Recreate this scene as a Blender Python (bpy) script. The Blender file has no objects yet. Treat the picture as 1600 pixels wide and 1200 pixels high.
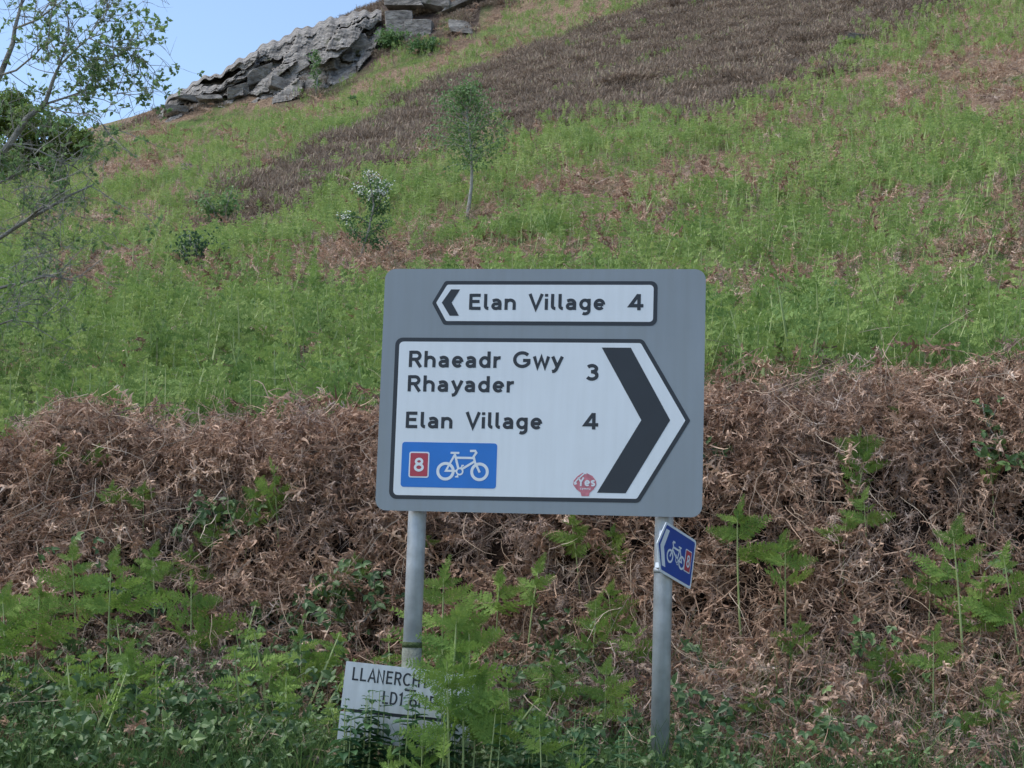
import bpy, bmesh, math, random
import numpy as np
from mathutils import Vector, Matrix, Euler, geometry

# ---------------------------------------------------------------- camera, sky, sun, exposure
S = bpy.context.scene
C = S.collection
F, PITCH, ROLL = 2600.0, math.radians(7.96), math.radians(1.85)      # focal length in photo pixels
CAM = np.array([0.0, 0.0, 1.4])

def ray(X, Y):
    dx, dy = X - 800.0, Y - 600.0
    cr, sr, cp, sp = math.cos(ROLL), math.sin(ROLL), math.cos(PITCH), math.sin(PITCH)
    u = dx * cr + dy * sr; v = -dx * sr + dy * cr
    zc = -v / F
    return np.array([u / F, cp - zc * sp, sp + zc * cp])

def at(X, Y, d):
    r = ray(X, Y)
    return CAM + r * (d / r[1])

def project(P):
    P = np.asarray(P, float) - CAM
    cr, sr, cp, sp = math.cos(ROLL), math.sin(ROLL), math.cos(PITCH), math.sin(PITCH)
    y = P[..., 1] * cp + P[..., 2] * sp; z = -P[..., 1] * sp + P[..., 2] * cp
    y = np.maximum(y, 0.05)
    u = F * P[..., 0] / y; v = -F * z / y
    return 800 + u * cr - v * sr, 600 + u * sr + v * cr

cam = bpy.data.cameras.new('camera'); cam_o = bpy.data.objects.new('camera', cam); C.objects.link(cam_o)
cam.sensor_width = 36.0; cam.lens = 36.0 * F / 1600.0; cam.clip_start = 0.05; cam.clip_end = 3000
_f = Vector(ray(800, 600)).normalized(); _r = (Vector(ray(900, 600)) - Vector(ray(700, 600))).normalized(); _u = _r.cross(_f)
cam_o.matrix_world = Matrix(((_r.x, _u.x, -_f.x, CAM[0]), (_r.y, _u.y, -_f.y, CAM[1]), (_r.z, _u.z, -_f.z, CAM[2]), (0, 0, 0, 1)))
S.camera = cam_o

SUN_EL, SUN_AZ = math.radians(58), math.radians(275)      # azimuth clockwise from +Y: high, to the camera's left
w = bpy.data.worlds.new('World'); S.world = w; w.use_nodes = True
nt = w.node_tree; bg = nt.nodes['Background']
sky = nt.nodes.new('ShaderNodeTexSky'); sky.sky_type = 'NISHITA'; sky.sun_disc = False
sky.sun_elevation = SUN_EL; sky.sun_rotation = SUN_AZ; sky.altitude = 200; sky.air_density = 1.0; sky.dust_density = 0.6; sky.ozone_density = 1.0
nt.links.new(sky.outputs[0], bg.inputs[0]); bg.inputs[1].default_value = 0.075
sl = bpy.data.lights.new('sun', 'SUN'); sun = bpy.data.objects.new('sun', sl); C.objects.link(sun)
sl.energy = 1.5; sl.angle = math.radians(60); sl.color = (1.0, 0.96, 0.9)
_sd = Vector((math.sin(SUN_AZ) * math.cos(SUN_EL), math.cos(SUN_AZ) * math.cos(SUN_EL), math.sin(SUN_EL)))
sun.rotation_euler = _sd.to_track_quat('Z', 'Y').to_euler()
S.view_settings.view_transform = 'Standard'; S.view_settings.look = 'None'
S.view_settings.exposure = 1.6; S.view_settings.gamma = 1.0; S.view_settings.use_curve_mapping = False
S.render.engine = 'CYCLES'
S.cycles.max_bounces = 4; S.cycles.diffuse_bounces = 2; S.cycles.glossy_bounces = 2
S.cycles.transmission_bounces = 3; S.cycles.transparent_max_bounces = 4

rng = np.random.default_rng(7); random.seed(7)
PI = math.pi

# ---------------------------------------------------------------- materials
def new_mat(name):
    m = bpy.data.materials.new(name); m.use_nodes = True
    return m, m.node_tree, m.node_tree.nodes['Principled BSDF']

def paint(name, col, rough=0.45, spec=0.5, var=0.06, scale=6, metal=0.0, bump=0.0, bscale=60):
    m, t, b = new_mat(name)
    b.inputs['Roughness'].default_value = rough; b.inputs['Metallic'].default_value = metal
    b.inputs['Specular IOR Level'].default_value = spec
    tc = t.nodes.new('ShaderNodeTexCoord'); n = t.nodes.new('ShaderNodeTexNoise'); n.inputs['Scale'].default_value = scale; n.inputs['Detail'].default_value = 6
    t.links.new(tc.outputs['Object'], n.inputs['Vector'])
    r = t.nodes.new('ShaderNodeValToRGB'); e = r.color_ramp.elements
    e[0].position = 0.3; e[1].position = 0.7
    e[0].color = (*[c * (1 - var) for c in col], 1); e[1].color = (*[min(1, c * (1 + var)) for c in col], 1)
    t.links.new(n.outputs['Fac'], r.inputs[0]); t.links.new(r.outputs[0], b.inputs['Base Color'])
    if bump:
        n2 = t.nodes.new('ShaderNodeTexNoise'); n2.inputs['Scale'].default_value = bscale; n2.inputs['Detail'].default_value = 8
        t.links.new(tc.outputs['Object'], n2.inputs['Vector'])
        bp = t.nodes.new('ShaderNodeBump'); bp.inputs['Strength'].default_value = bump; bp.inputs['Distance'].default_value = 0.05
        t.links.new(n2.outputs['Fac'], bp.inputs['Height']); t.links.new(bp.outputs[0], b.inputs['Normal'])
    return m

def streak(m, amount=0.12):
    """faint rain streaks and grime over a painted face"""
    t = m.node_tree; b = t.nodes['Principled BSDF']; src = b.inputs['Base Color'].links[0].from_socket
    tc = t.nodes.new('ShaderNodeTexCoord'); mp = t.nodes.new('ShaderNodeMapping'); mp.inputs['Scale'].default_value = (14, 1, 0.9); t.links.new(tc.outputs['Object'], mp.inputs[0])
    n = t.nodes.new('ShaderNodeTexNoise'); n.inputs['Scale'].default_value = 2.0; n.inputs['Detail'].default_value = 7; t.links.new(mp.outputs[0], n.inputs['Vector'])
    r = t.nodes.new('ShaderNodeMapRange'); r.inputs['From Min'].default_value = 0.35; r.inputs['From Max'].default_value = 0.7; r.inputs['To Min'].default_value = 0.0; r.inputs['To Max'].default_value = amount; t.links.new(n.outputs['Fac'], r.inputs['Value'])
    mx = t.nodes.new('ShaderNodeMix'); mx.data_type = 'RGBA'; t.links.new(r.outputs[0], mx.inputs['Factor']); t.links.new(src, mx.inputs['A']); mx.inputs['B'].default_value = (0.16, 0.17, 0.13, 1)
    t.links.new(mx.outputs['Result'], b.inputs['Base Color'])

def ramp_mat(name, stops, trans=0.0, rough=0.7, spec=0.2, rnd=0.35, tcol=None, attr='t'):
    """colour by the per-strand attribute t plus a random offset for every plant; optional light through thin leaves"""
    m, t, b = new_mat(name)
    b.inputs['Roughness'].default_value = rough; b.inputs['Specular IOR Level'].default_value = spec
    a = t.nodes.new('ShaderNodeAttribute'); a.attribute_name = attr
    oi = t.nodes.new('ShaderNodeObjectInfo')
    ma = t.nodes.new('ShaderNodeMath'); ma.operation = 'MULTIPLY_ADD'; ma.inputs[1].default_value = rnd; 
    t.links.new(oi.outputs['Random'], ma.inputs[0])
    mu = t.nodes.new('ShaderNodeMath'); mu.operation = 'MULTIPLY'; mu.inputs[1].default_value = 1 - rnd
    t.links.new(a.outputs['Fac'], mu.inputs[0]); t.links.new(mu.outputs[0], ma.inputs[2])
    r = t.nodes.new('ShaderNodeValToRGB'); cr = r.color_ramp
    while len(cr.elements) < len(stops): cr.elements.new(0.5)
    for el, (p, c) in zip(cr.elements, stops): el.position = p; el.color = (*c, 1)
    t.links.new(ma.outputs[0], r.inputs[0]); t.links.new(r.outputs[0], b.inputs['Base Color'])
    if trans:
        tr = t.nodes.new('ShaderNodeBsdfTranslucent'); mx = t.nodes.new('ShaderNodeMixShader'); mx.inputs[0].default_value = trans
        t.links.new(r.outputs[0], tr.inputs[0])
        t.links.new(b.outputs[0], mx.inputs[1]); t.links.new(tr.outputs[0], mx.inputs[2])
        t.links.new(mx.outputs[0], t.nodes['Material Output'].inputs[0])
    return m

M = {}
M['grey'] = paint('grey_sign_paint', (0.235, 0.275, 0.31), 0.42, 0.5, 0.05, 2.2)
M['white'] = paint('white_sheeting', (0.70, 0.755, 0.80), 0.4, 0.5, 0.025, 4)
M['black'] = paint('black_film', (0.016, 0.022, 0.032), 0.42, 0.5, 0.1, 8)
M['blue'] = paint('blue_film', (0.010, 0.165, 0.56), 0.4, 0.5, 0.06, 9)
M['dblue'] = paint('dark_blue_film', (0.006, 0.06, 0.32), 0.4, 0.5, 0.06, 9)
M['red'] = paint('faded_red_film', (0.42, 0.045, 0.075), 0.45, 0.5, 0.08, 20)
M['pink'] = paint('faded_red_sticker', (0.50, 0.17, 0.21), 0.5, 0.4, 0.2, 60)
M['alu'] = paint('aluminium', (0.5, 0.53, 0.56), 0.45, 0.5, 0.06, 12, 0.9)
M['steel'] = paint('galvanised_steel', (0.43, 0.46, 0.49), 0.5, 0.5, 0.2, 14, 0.35, 0.08, 90)
M['stained'] = paint('stained_steel', (0.16, 0.18, 0.15), 0.7, 0.3, 0.4, 18, 0.1, 0.3, 90)
M['moss'] = paint('mossy_steel', (0.07, 0.10, 0.04), 0.8, 0.2, 0.4, 30, 0, 0.5, 120)
M['dirtywhite'] = paint('white_plate', (0.66, 0.69, 0.72), 0.45, 0.5, 0.1, 8)
for _k, _a in (('grey', .15), ('white', .07), ('dirtywhite', .25), ('steel', .3)): streak(M[_k], _a)
M['fern'] = ramp_mat('young_bracken', [(0.0, (0.085, 0.165, 0.04)), (0.45, (0.17, 0.28, 0.06)), (0.8, (0.26, 0.37, 0.085)), (1.0, (0.36, 0.44, 0.13))], 0.35)
M['fernhill'] = ramp_mat('hill_bracken', [(0.0, (0.095, 0.18, 0.05)), (0.4, (0.205, 0.31, 0.085)), (0.75, (0.315, 0.415, 0.125)), (1.0, (0.48, 0.51, 0.23))], 0.35, rnd=0.4)
M['stem'] = ramp_mat('bracken_stem', [(0.0, (0.22, 0.30, 0.11)), (1.0, (0.42, 0.48, 0.22))], 0.0, 0.6)
M['dead'] = ramp_mat('dead_bracken', [(0.0, (0.11, 0.066, 0.047)), (0.3, (0.35, 0.222, 0.155)), (0.65, (0.56, 0.39, 0.285)), (0.9, (0.70, 0.53, 0.41)), (1.0, (0.80, 0.68, 0.56))], 0.15, 0.75, 0.15, 0.3)
M['dead2'] = ramp_mat('dead_bracken_grey', [(0.0, (0.09, 0.062, 0.052)), (0.3, (0.29, 0.21, 0.17)), (0.65, (0.50, 0.38, 0.31)), (0.9, (0.64, 0.52, 0.44)), (1.0, (0.76, 0.67, 0.58))], 0.15, 0.75, 0.15, 0.3)
M['straw'] = ramp_mat('dead_stems', [(0.0, (0.16, 0.11, 0.08)), (0.6, (0.34, 0.26, 0.19)), (1.0, (0.52, 0.44, 0.35))], 0.0, 0.65, 0.2, 0.6)
M['heather'] = ramp_mat('heather', [(0.0, (0.095, 0.073, 0.056)), (0.5, (0.265, 0.205, 0.158)), (0.85, (0.44, 0.35, 0.275)), (1.0, (0.33, 0.36, 0.15))], 0.1, 0.85, 0.1, 0.35)
M['bramble'] = ramp_mat('bramble_leaf', [(0.0, (0.04, 0.085, 0.033)), (0.5, (0.09, 0.16, 0.055)), (0.85, (0.16, 0.25, 0.08)), (1.0, (0.26, 0.33, 0.12))], 0.25, 0.45, 0.4)
M['nettle'] = ramp_mat('nettle_leaf', [(0.0, (0.03, 0.085, 0.04)), (0.6, (0.06, 0.14, 0.055)), (1.0, (0.11, 0.21, 0.08))], 0.3, 0.55, 0.3)
M['grass'] = ramp_mat('grass', [(0.0, (0.05, 0.11, 0.035)), (0.6, (0.11, 0.20, 0.06)), (1.0, (0.24, 0.28, 0.11))], 0.3, 0.6, 0.25, 0.5)
M['rowan'] = ramp_mat('rowan_leaf', [(0.0, (0.08, 0.17, 0.06)), (0.6, (0.16, 0.27, 0.10)), (1.0, (0.27, 0.37, 0.17))], 0.35, 0.5, 0.3, 0.1)
M['haw'] = ramp_mat('hawthorn_leaf', [(0.0, (0.05, 0.13, 0.055)), (0.6, (0.10, 0.20, 0.07)), (1.0, (0.17, 0.28, 0.10))], 0.3, 0.5, 0.3, 0.1)
M['oak'] = ramp_mat('dark_tree_leaf', [(0.0, (0.08, 0.14, 0.04)), (0.6, (0.17, 0.25, 0.06)), (1.0, (0.27, 0.34, 0.09))], 0.4, 0.5, 0.3, 0.1)
M['ash'] = ramp_mat('open_tree_leaf', [(0.0, (0.11, 0.20, 0.08)), (0.6, (0.20, 0.31, 0.12)), (1.0, (0.30, 0.40, 0.18))], 0.5, 0.5, 0.3, 0.1)
M['yew'] = ramp_mat('dark_shrub_leaf', [(0.0, (0.03, 0.075, 0.04)), (0.6, (0.06, 0.12, 0.055)), (1.0, (0.10, 0.18, 0.07))], 0.2, 0.55, 0.3, 0.1)
M['blossom'] = paint('white_blossom', (0.72, 0.72, 0.66), 0.7, 0.2, 0.1, 10)
M['bark'] = paint('grey_lichen_bark', (0.27, 0.26, 0.235), 0.9, 0.1, 0.45, 9, 0, 0.6, 40)
M['palebark'] = paint('pale_bark', (0.34, 0.34, 0.31), 0.85, 0.1, 0.25, 12, 0, 0.4, 40)
M['asphalt'] = paint('asphalt', (0.05, 0.05, 0.052), 0.9, 0.2, 0.25, 30, 0, 0.4, 200)
M['roadpaint'] = paint('road_paint', (0.7, 0.7, 0.68), 0.7, 0.3, 0.12, 20)

# rock: layered grey with lichen
def rock_mat():
    m, t, b = new_mat('crag_rock'); N = t.nodes; L = t.links
    b.inputs['Roughness'].default_value = 0.9; b.inputs['Specular IOR Level'].default_value = 0.15
    g = N.new('ShaderNodeNewGeometry')
    mp = N.new('ShaderNodeMapping'); mp.inputs['Scale'].default_value = (0.8, 0.8, 1.5); mp.inputs['Rotation'].default_value = (0.1, 0.35, 0)
    L.new(g.outputs['Position'], mp.inputs[0])
    n = N.new('ShaderNodeTexNoise'); n.inputs['Scale'].default_value = 1.9; n.inputs['Detail'].default_value = 10; n.inputs['Roughness'].default_value = 0.65
    L.new(mp.outputs[0], n.inputs['Vector'])
    r = N.new('ShaderNodeValToRGB'); cr = r.color_ramp; cr.elements.new(0.5)
    for el, (p, c) in zip(cr.elements, [(0.34, (0.13, 0.122, 0.115)), (0.5, (0.29, 0.272, 0.252)), (0.7, (0.48, 0.455, 0.42))]): el.position = p; el.color = (*c, 1)
    L.new(n.outputs['Fac'], r.inputs[0])
    n2 = N.new('ShaderNodeTexNoise'); n2.inputs['Scale'].default_value = 1.1; n2.inputs['Detail'].default_value = 5; L.new(g.outputs['Position'], n2.inputs['Vector'])
    r2 = N.new('ShaderNodeValToRGB'); r2.color_ramp.elements[0].position = 0.62; r2.color_ramp.elements[1].position = 0.72; L.new(n2.outputs['Fac'], r2.inputs[0])
    mx = N.new('ShaderNodeMix'); mx.data_type = 'RGBA'; L.new(r2.outputs[0], mx.inputs['Factor'])
    L.new(r.outputs[0], mx.inputs['A']); mx.inputs['B'].default_value = (0.10, 0.105, 0.06, 1); L.new(mx.outputs['Result'], b.inputs['Base Color'])
    vo = N.new('ShaderNodeTexVoronoi'); vo.feature = 'DISTANCE_TO_EDGE'; vo.inputs['Scale'].default_value = 0.9; L.new(mp.outputs[0], vo.inputs['Vector'])
    vr = N.new('ShaderNodeMapRange'); vr.inputs['From Max'].default_value = 0.06; L.new(vo.outputs['Distance'], vr.inputs['Value'])
    ad = N.new('ShaderNodeMath'); ad.operation = 'MULTIPLY_ADD'; ad.inputs[1].default_value = 0.0; L.new(vr.outputs[0], ad.inputs[0]); L.new(n.outputs['Fac'], ad.inputs[2])
    bp = N.new('ShaderNodeBump'); bp.inputs['Strength'].default_value = 1.0; bp.inputs['Distance'].default_value = 0.6; L.new(ad.outputs[0], bp.inputs['Height']); L.new(bp.outputs[0], b.inputs['Normal'])
    return m
M['rock'] = rock_mat()

def ground_mat():
    m, t, b = new_mat('hill_soil'); N = t.nodes; L = t.links
    b.inputs['Roughness'].default_value = 0.95; b.inputs['Specular IOR Level'].default_value = 0.1
    g = N.new('ShaderNodeNewGeometry')
    def noise(s, d=6):
        n = N.new('ShaderNodeTexNoise'); n.inputs['Scale'].default_value = s; n.inputs['Detail'].default_value = d; L.new(g.outputs['Position'], n.inputs['Vector']); return n
    def ramp(src, stops):
        r = N.new('ShaderNodeValToRGB'); cr = r.color_ramp
        while len(cr.elements) < len(stops): cr.elements.new(0.5)
        for el, (p, c) in zip(cr.elements, stops): el.position = p; el.color = (*c, 1)
        L.new(src, r.inputs[0]); return r
    litter = ramp(noise(9, 9).outputs['Fac'], [(0.3, (0.07, 0.047, 0.033)), (0.5, (0.19, 0.13, 0.088)), (0.7, (0.31, 0.235, 0.16))])
    green = ramp(noise(5, 9).outputs['Fac'], [(0.3, (0.05, 0.085, 0.025)), (0.7, (0.13, 0.18, 0.05))])
    heath = ramp(noise(3, 9).outputs['Fac'], [(0.3, (0.03, 0.022, 0.02)), (0.7, (0.10, 0.075, 0.062))])
    patch = ramp(noise(0.35, 4).outputs['Fac'], [(0.5, (0, 0, 0)), (0.66, (1, 1, 1))])
    m1 = N.new('ShaderNodeMix'); m1.data_type = 'RGBA'; L.new(patch.outputs[0], m1.inputs['Factor']); L.new(litter.outputs[0], m1.inputs['A']); L.new(green.outputs[0], m1.inputs['B'])
    a = N.new('ShaderNodeAttribute'); a.attribute_name = 'heath'
    m2 = N.new('ShaderNodeMix'); m2.data_type = 'RGBA'; L.new(a.outputs['Fac'], m2.inputs['Factor']); L.new(m1.outputs['Result'], m2.inputs['A']); L.new(heath.outputs[0], m2.inputs['B'])
    a2 = N.new('ShaderNodeAttribute'); a2.attribute_name = 'bank'
    soil = ramp(noise(14, 8).outputs['Fac'], [(0.3, (0.02, 0.014, 0.012)), (0.7, (0.07, 0.047, 0.036))])
    m3 = N.new('ShaderNodeMix'); m3.data_type = 'RGBA'; L.new(a2.outputs['Fac'], m3.inputs['Factor']); L.new(m2.outputs['Result'], m3.inputs['A']); L.new(soil.outputs[0], m3.inputs['B'])
    L.new(m3.outputs['Result'], b.inputs['Base Color'])
    bp = N.new('ShaderNodeBump'); bp.inputs['Strength'].default_value = 0.8; bp.inputs['Distance'].default_value = 0.15; L.new(noise(12, 8).outputs['Fac'], bp.inputs['Height']); L.new(bp.outputs[0], b.inputs['Normal'])
    return m
M['ground'] = ground_mat()

# ---------------------------------------------------------------- object helpers
def tag(o, label=None, cat=None, group=None, kind=None):
    for k, v in (('label', label), ('category', cat), ('group', group), ('kind', kind)):
        if v: o[k] = v
    return o

def link(name, me, mat=None, parent=None):
    o = bpy.data.objects.new(name, me); C.objects.link(o)
    if mat is not None:
        for mm in (mat if isinstance(mat, (list, tuple)) else [mat]): me.materials.append(mm)
    if parent is not None: o.parent = parent
    return o

def empty(name, loc=(0, 0, 0), rz=0.0):
    o = bpy.data.objects.new(name, None); C.objects.link(o); o.location = loc; o.rotation_euler = (0, 0, rz); o.empty_display_size = 0.1
    return o

class MB:
    """collects geometry; every vertex carries a tint t in 0..1"""
    def __init__(s): s.v = []; s.f = []; s.t = []; s.mi = []
    def add(s, vs, fs, t=0.5, mi=0):
        b = len(s.v); s.v.extend([tuple(map(float, p)) for p in vs]); s.t.extend([t] * len(vs))
        s.f.extend([tuple(i + b for i in f) for f in fs]); s.mi.extend([mi] * len(fs))
    def mesh(s, name, smooth=False):
        me = bpy.data.meshes.new(name); me.from_pydata(s.v, [], s.f)
        a = me.attributes.new('t', 'FLOAT', 'POINT'); a.data.foreach_set('value', np.array(s.t, np.float32))
        me.polygons.foreach_set('material_index', np.array(s.mi, np.int32))
        if smooth: me.polygons.foreach_set('use_smooth', np.ones(len(s.f), bool))
        me.update(); return me
    def ribbon(s, pts, side, w0, w1, t, mi=0):
        n = len(pts); vs = []; fs = []
        for i, p in enumerate(pts):
            w = (w0 + (w1 - w0) * i / (n - 1)) / 2; sd = side[i] if isinstance(side, list) else side
            vs += [p - sd * w, p + sd * w]
        for i in range(n - 1): fs.append((2 * i, 2 * i + 1, 2 * i + 3, 2 * i + 2))
        s.add(vs, fs, t, mi)
    def tube(s, pts, rad, n=5, t=0.5, mi=0, cap=True):
        pts = [np.asarray(p, float) for p in pts]; vs = []; fs = []; k = len(pts)
        ref = np.array([0.31, 0.87, 0.39])
        for i, p in enumerate(pts):
            d = pts[min(i + 1, k - 1)] - pts[max(i - 1, 0)]; d = d / (np.linalg.norm(d) + 1e-9)
            a = np.cross(d, ref); a /= np.linalg.norm(a) + 1e-9; b = np.cross(d, a)
            for j in range(n):
                q = 2 * PI * j / n; vs.append(p + (a * math.cos(q) + b * math.sin(q)) * rad[i])
        for i in range(k - 1):
            for j in range(n): fs.append((i * n + j, i * n + (j + 1) % n, (i + 1) * n + (j + 1) % n, (i + 1) * n + j))
        if cap: fs.append(tuple(range((k - 1) * n, k * n))); fs.append(tuple(range(n - 1, -1, -1)))
        s.add(vs, fs, t, mi)
    def leaf(s, p, d, nrm, L, W, t, mi=0, fold=0.25):
        d = d / (np.linalg.norm(d) + 1e-9); sd = np.cross(d, nrm); sd /= np.linalg.norm(sd) + 1e-9; up = np.cross(sd, d)
        m = p + d * L * 0.45 - up * L * 0.04; tip = p + d * L - up * L * 0.14
        s.add([p, m + sd * W / 2 + up * W * fold, tip, m - sd * W / 2 + up * W * fold, m], [(0, 4, 1), (1, 4, 2), (0, 3, 4), (3, 2, 4)], t, mi)
    def oval(s, p, d, nrm, L, W, t, mi=0, fold=0.2):
        d = d / (np.linalg.norm(d) + 1e-9); sd = np.cross(d, nrm); sd /= np.linalg.norm(sd) + 1e-9; up = np.cross(sd, d); vs = [p]; fs = []
        for k, (q, ww) in enumerate(((.14, .66), (.38, 1.0), (.62, .86), (.84, .44))):
            c = p + d * L * q - up * L * .22 * q * q; e = up * W * fold * ww; vs += [c + sd * W * ww / 2 + e, c, c - sd * W * ww / 2 + e]
        vs.append(p + d * L - up * L * .24); fs = [(0, 2, 1), (0, 3, 2), (10, 11, 13), (11, 12, 13)]
        for k in range(3): b = 1 + 3 * k; fs += [(b, b + 1, b + 4, b + 3), (b + 1, b + 2, b + 5, b + 4)]
        s.add(vs, fs, t, mi)
    def blade2(s, p, d, sd, L, W, t, mi=0):
        s.add([p, p + d * L * 0.4 + sd * W / 2, p + d * L, p + d * L * 0.4 - sd * W / 2], [(0, 1, 2, 3)], t, mi)

def unit(v): v = np.asarray(v, float); return v / (np.linalg.norm(v) + 1e-9)
def rvec(r): return unit(r.normal(size=3))

def scatter(name, protos, P, rot, scl, pid, label, cat):
    """one 'stuff' object: instanced plants at points on the ground"""
    me = bpy.data.meshes.new(name); me.from_pydata([tuple(p) for p in P], [], [])
    n = len(P)
    for an, ty, key, arr in (('rot', 'FLOAT_VECTOR', 'vector', rot), ('scl', 'FLOAT', 'value', scl), ('pid', 'INT', 'value', pid)):
        a = me.attributes.new(an, ty, 'POINT'); a.data.foreach_set(key, np.ascontiguousarray(arr, dtype=np.int32 if ty == 'INT' else np.float32).ravel())
    o = link(name, me); tag(o, label, cat, None, 'stuff')
    g = bpy.data.node_groups.new(name, 'GeometryNodeTree')
    g.interface.new_socket('Geometry', in_out='INPUT', socket_type='NodeSocketGeometry'); g.interface.new_socket('Geometry', in_out='OUTPUT', socket_type='NodeSocketGeometry')
    N, L = g.nodes, g.links
    gi = N.new('NodeGroupInput'); go = N.new('NodeGroupOutput'); ip = N.new('GeometryNodeInstanceOnPoints'); jn = N.new('GeometryNodeJoinGeometry')
    for pr in reversed(protos):
        oi = N.new('GeometryNodeObjectInfo'); oi.inputs['Object'].default_value = pr; oi.inputs['As Instance'].default_value = False
        gt = N.new('GeometryNodeGeometryToInstance'); L.new(oi.outputs['Geometry'], gt.inputs[0]); L.new(gt.outputs[0], jn.inputs[0])
    def attr(an, ty):
        a = N.new('GeometryNodeInputNamedAttribute'); a.data_type = ty; a.inputs['Name'].default_value = an; return a.outputs['Attribute']
    e2r = N.new('FunctionNodeEulerToRotation'); L.new(attr('rot', 'FLOAT_VECTOR'), e2r.inputs[0])
    L.new(gi.outputs[0], ip.inputs['Points']); L.new(jn.outputs[0], ip.inputs['Instance']); ip.inputs['Pick Instance'].default_value = True
    L.new(attr('pid', 'INT'), ip.inputs['Instance Index']); L.new(e2r.outputs[0], ip.inputs['Rotation']); L.new(attr('scl', 'FLOAT'), ip.inputs['Scale'])
    L.new(ip.outputs[0], go.inputs[0])
    md = o.modifiers.new('scatter', 'NODES'); md.node_group = g
    return o

def proto(name, mb, mats, smooth=False):
    me = mb.mesh(name, smooth)
    for m in mats: me.materials.append(m)
    return bpy.data.objects.new(name, me)          # never linked to the scene: only a source for scatter()

# ---------------------------------------------------------------- terrain
YB, YT = 7.95, 9.7
ctrl = [(-400, 770, 9.7), (0, 738, 9.7), (130, 706, 9.7), (250, 706, 9.7), (400, 702, 9.7), (590, 694, 9.7), (850, 668, 9.7), (1100, 640, 9.7), (1300, 636, 9.7), (1600, 626, 9.7), (2000, 606, 9.7),
        (-100, 640, 14), (300, 612, 14), (800, 594, 14), (1300, 562, 14), (1750, 540, 14),
        (0, 480, 28), (560, 420, 28), (1000, 392, 28), (1600, 320, 28), (-500, 560, 28), (2100, 250, 28),
        (200, 392, 38), (728, 346, 36), (1100, 290, 38), (1600, 210, 38),
        (100, 320, 55), (400, 282, 50), (800, 240, 50), (1200, 180, 50), (1600, 110, 50),
        (200, 245, 72), (600, 178, 70), (1000, 85, 72), (1400, -20, 72), (1800, -110, 72),
        (300, 200, 92), (450, 172, 92), (540, 142, 92), (600, 110, 92), (700, 78, 92), (900, 10, 90),
        (150, 236, 86), (0, 290, 82), (-300, 380, 84), (245, 202, 92),
        (300, 168, 96), (400, 122, 97), (500, 78, 98), (600, 20, 100), (680, -20, 102), (900, -110, 105), (1200, -210, 108), (1700, -350, 110),
        (150, 262, 125), (300, 195, 130), (600, 60, 140), (0, 340, 115), (1000, -60, 145), (1600, -280, 150), (-500, 420, 140)]
CP = np.array([at(*c) for c in ctrl])
def _solve():
    n = len(CP); D = np.sqrt(((CP[:, None, :2] - CP[None, :, :2]) ** 2).sum(-1) + 9.0)
    A = np.zeros((n + 3, n + 3)); A[:n, :n] = D - 0.2 * np.eye(n) * 0; A[:n, n] = 1; A[:n, n + 1:] = CP[:, :2]; A[n, :n] = 1; A[n + 1:, :n] = CP[:, :2].T
    return np.linalg.solve(A, np.concatenate([CP[:, 2], np.zeros(3)]))
_w = _solve()
def H0(x, y):
    x = np.asarray(x, float); y = np.asarray(y, float); sh = x.shape; x = x.ravel(); y = y.ravel(); out = np.empty(len(x))
    for a in range(0, len(x), 20000):
        xx, yy = x[a:a + 20000], y[a:a + 20000]
        D = np.sqrt((xx[:, None] - CP[None, :, 0]) ** 2 + (yy[:, None] - CP[None, :, 1]) ** 2 + 9.0)
        out[a:a + 20000] = D @ _w[:-3] + _w[-3] + _w[-2] * xx + _w[-1] * yy
    return out.reshape(sh)
def bumps(x, y, s):
    return (np.sin(x * 1.7 / s + 1.3 * np.sin(y * 0.9 / s)) + np.sin(y * 2.1 / s + 1.7 * np.sin(x * 1.1 / s + 2)) + 0.6 * np.sin((x + y) * 3.3 / s + 1) + 0.6 * np.sin((x - 1.3 * y) * 3.9 / s)) / 3.2
HEAP_X = at(130, 650, 9.6)[0]
def ground_z(x, y):
    x = np.asarray(x, float); y = np.asarray(y, float); x, y = np.broadcast_arrays(x, y)
    top = H0(x, np.maximum(y, YT)) 
    far = np.clip((y - 12) / 20, 0, 1)
    top = top + bumps(x, y, 1.6) * 0.10 * np.clip((y - YT) / 2, 0, 1) + bumps(x, y, 5.0) * 0.3 * far
    top = top + (.07 * np.sin(x * 3.1 + 1) * np.sin(x * 1.7) + .045 * np.sin(x * 7.3 + 2 * np.sin(x * 2.1)) + .07 * np.exp(-((x - HEAP_X) / .18) ** 2)) * np.exp(-((np.maximum(y, YT) - YT) / .45) ** 2)
    s = np.clip((y - YB) / (YT - YB), 0, 1)
    toe = 0.70 + 0.02 * np.sin(x)
    verge = np.interp(y, [-60, -9, -4, 4.7, 5.1, 7.4, YB], [-6, -0.4, -0.02, -0.02, 0.05, 0.62, 0.70])
    q = np.clip((s - .40) / .50, 0, 1); bank = toe + (top - toe) * (0.50 * s + 0.50 * q * q * (3 - 2 * q)) + (bumps(x, y, 0.55) * 0.07 + bumps(x, y * .6, 1.3) * .12) * np.sin(PI * s)
    return np.where(y < YB, verge, np.where(y < YT, bank, top))
def hit(X, Y, near=6.5):
    r = ray(X, Y); t = np.concatenate([np.arange(near, 14, 0.02), np.arange(14, 160, 0.1)])
    P = CAM[None] + r[None] * (t / r[1])[:, None]; g = ground_z(P[:, 0], P[:, 1]) - P[:, 2]
    i = int(np.argmax(g > 0)) if (g > 0).any() else len(t) - 1
    return P[i]

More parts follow.
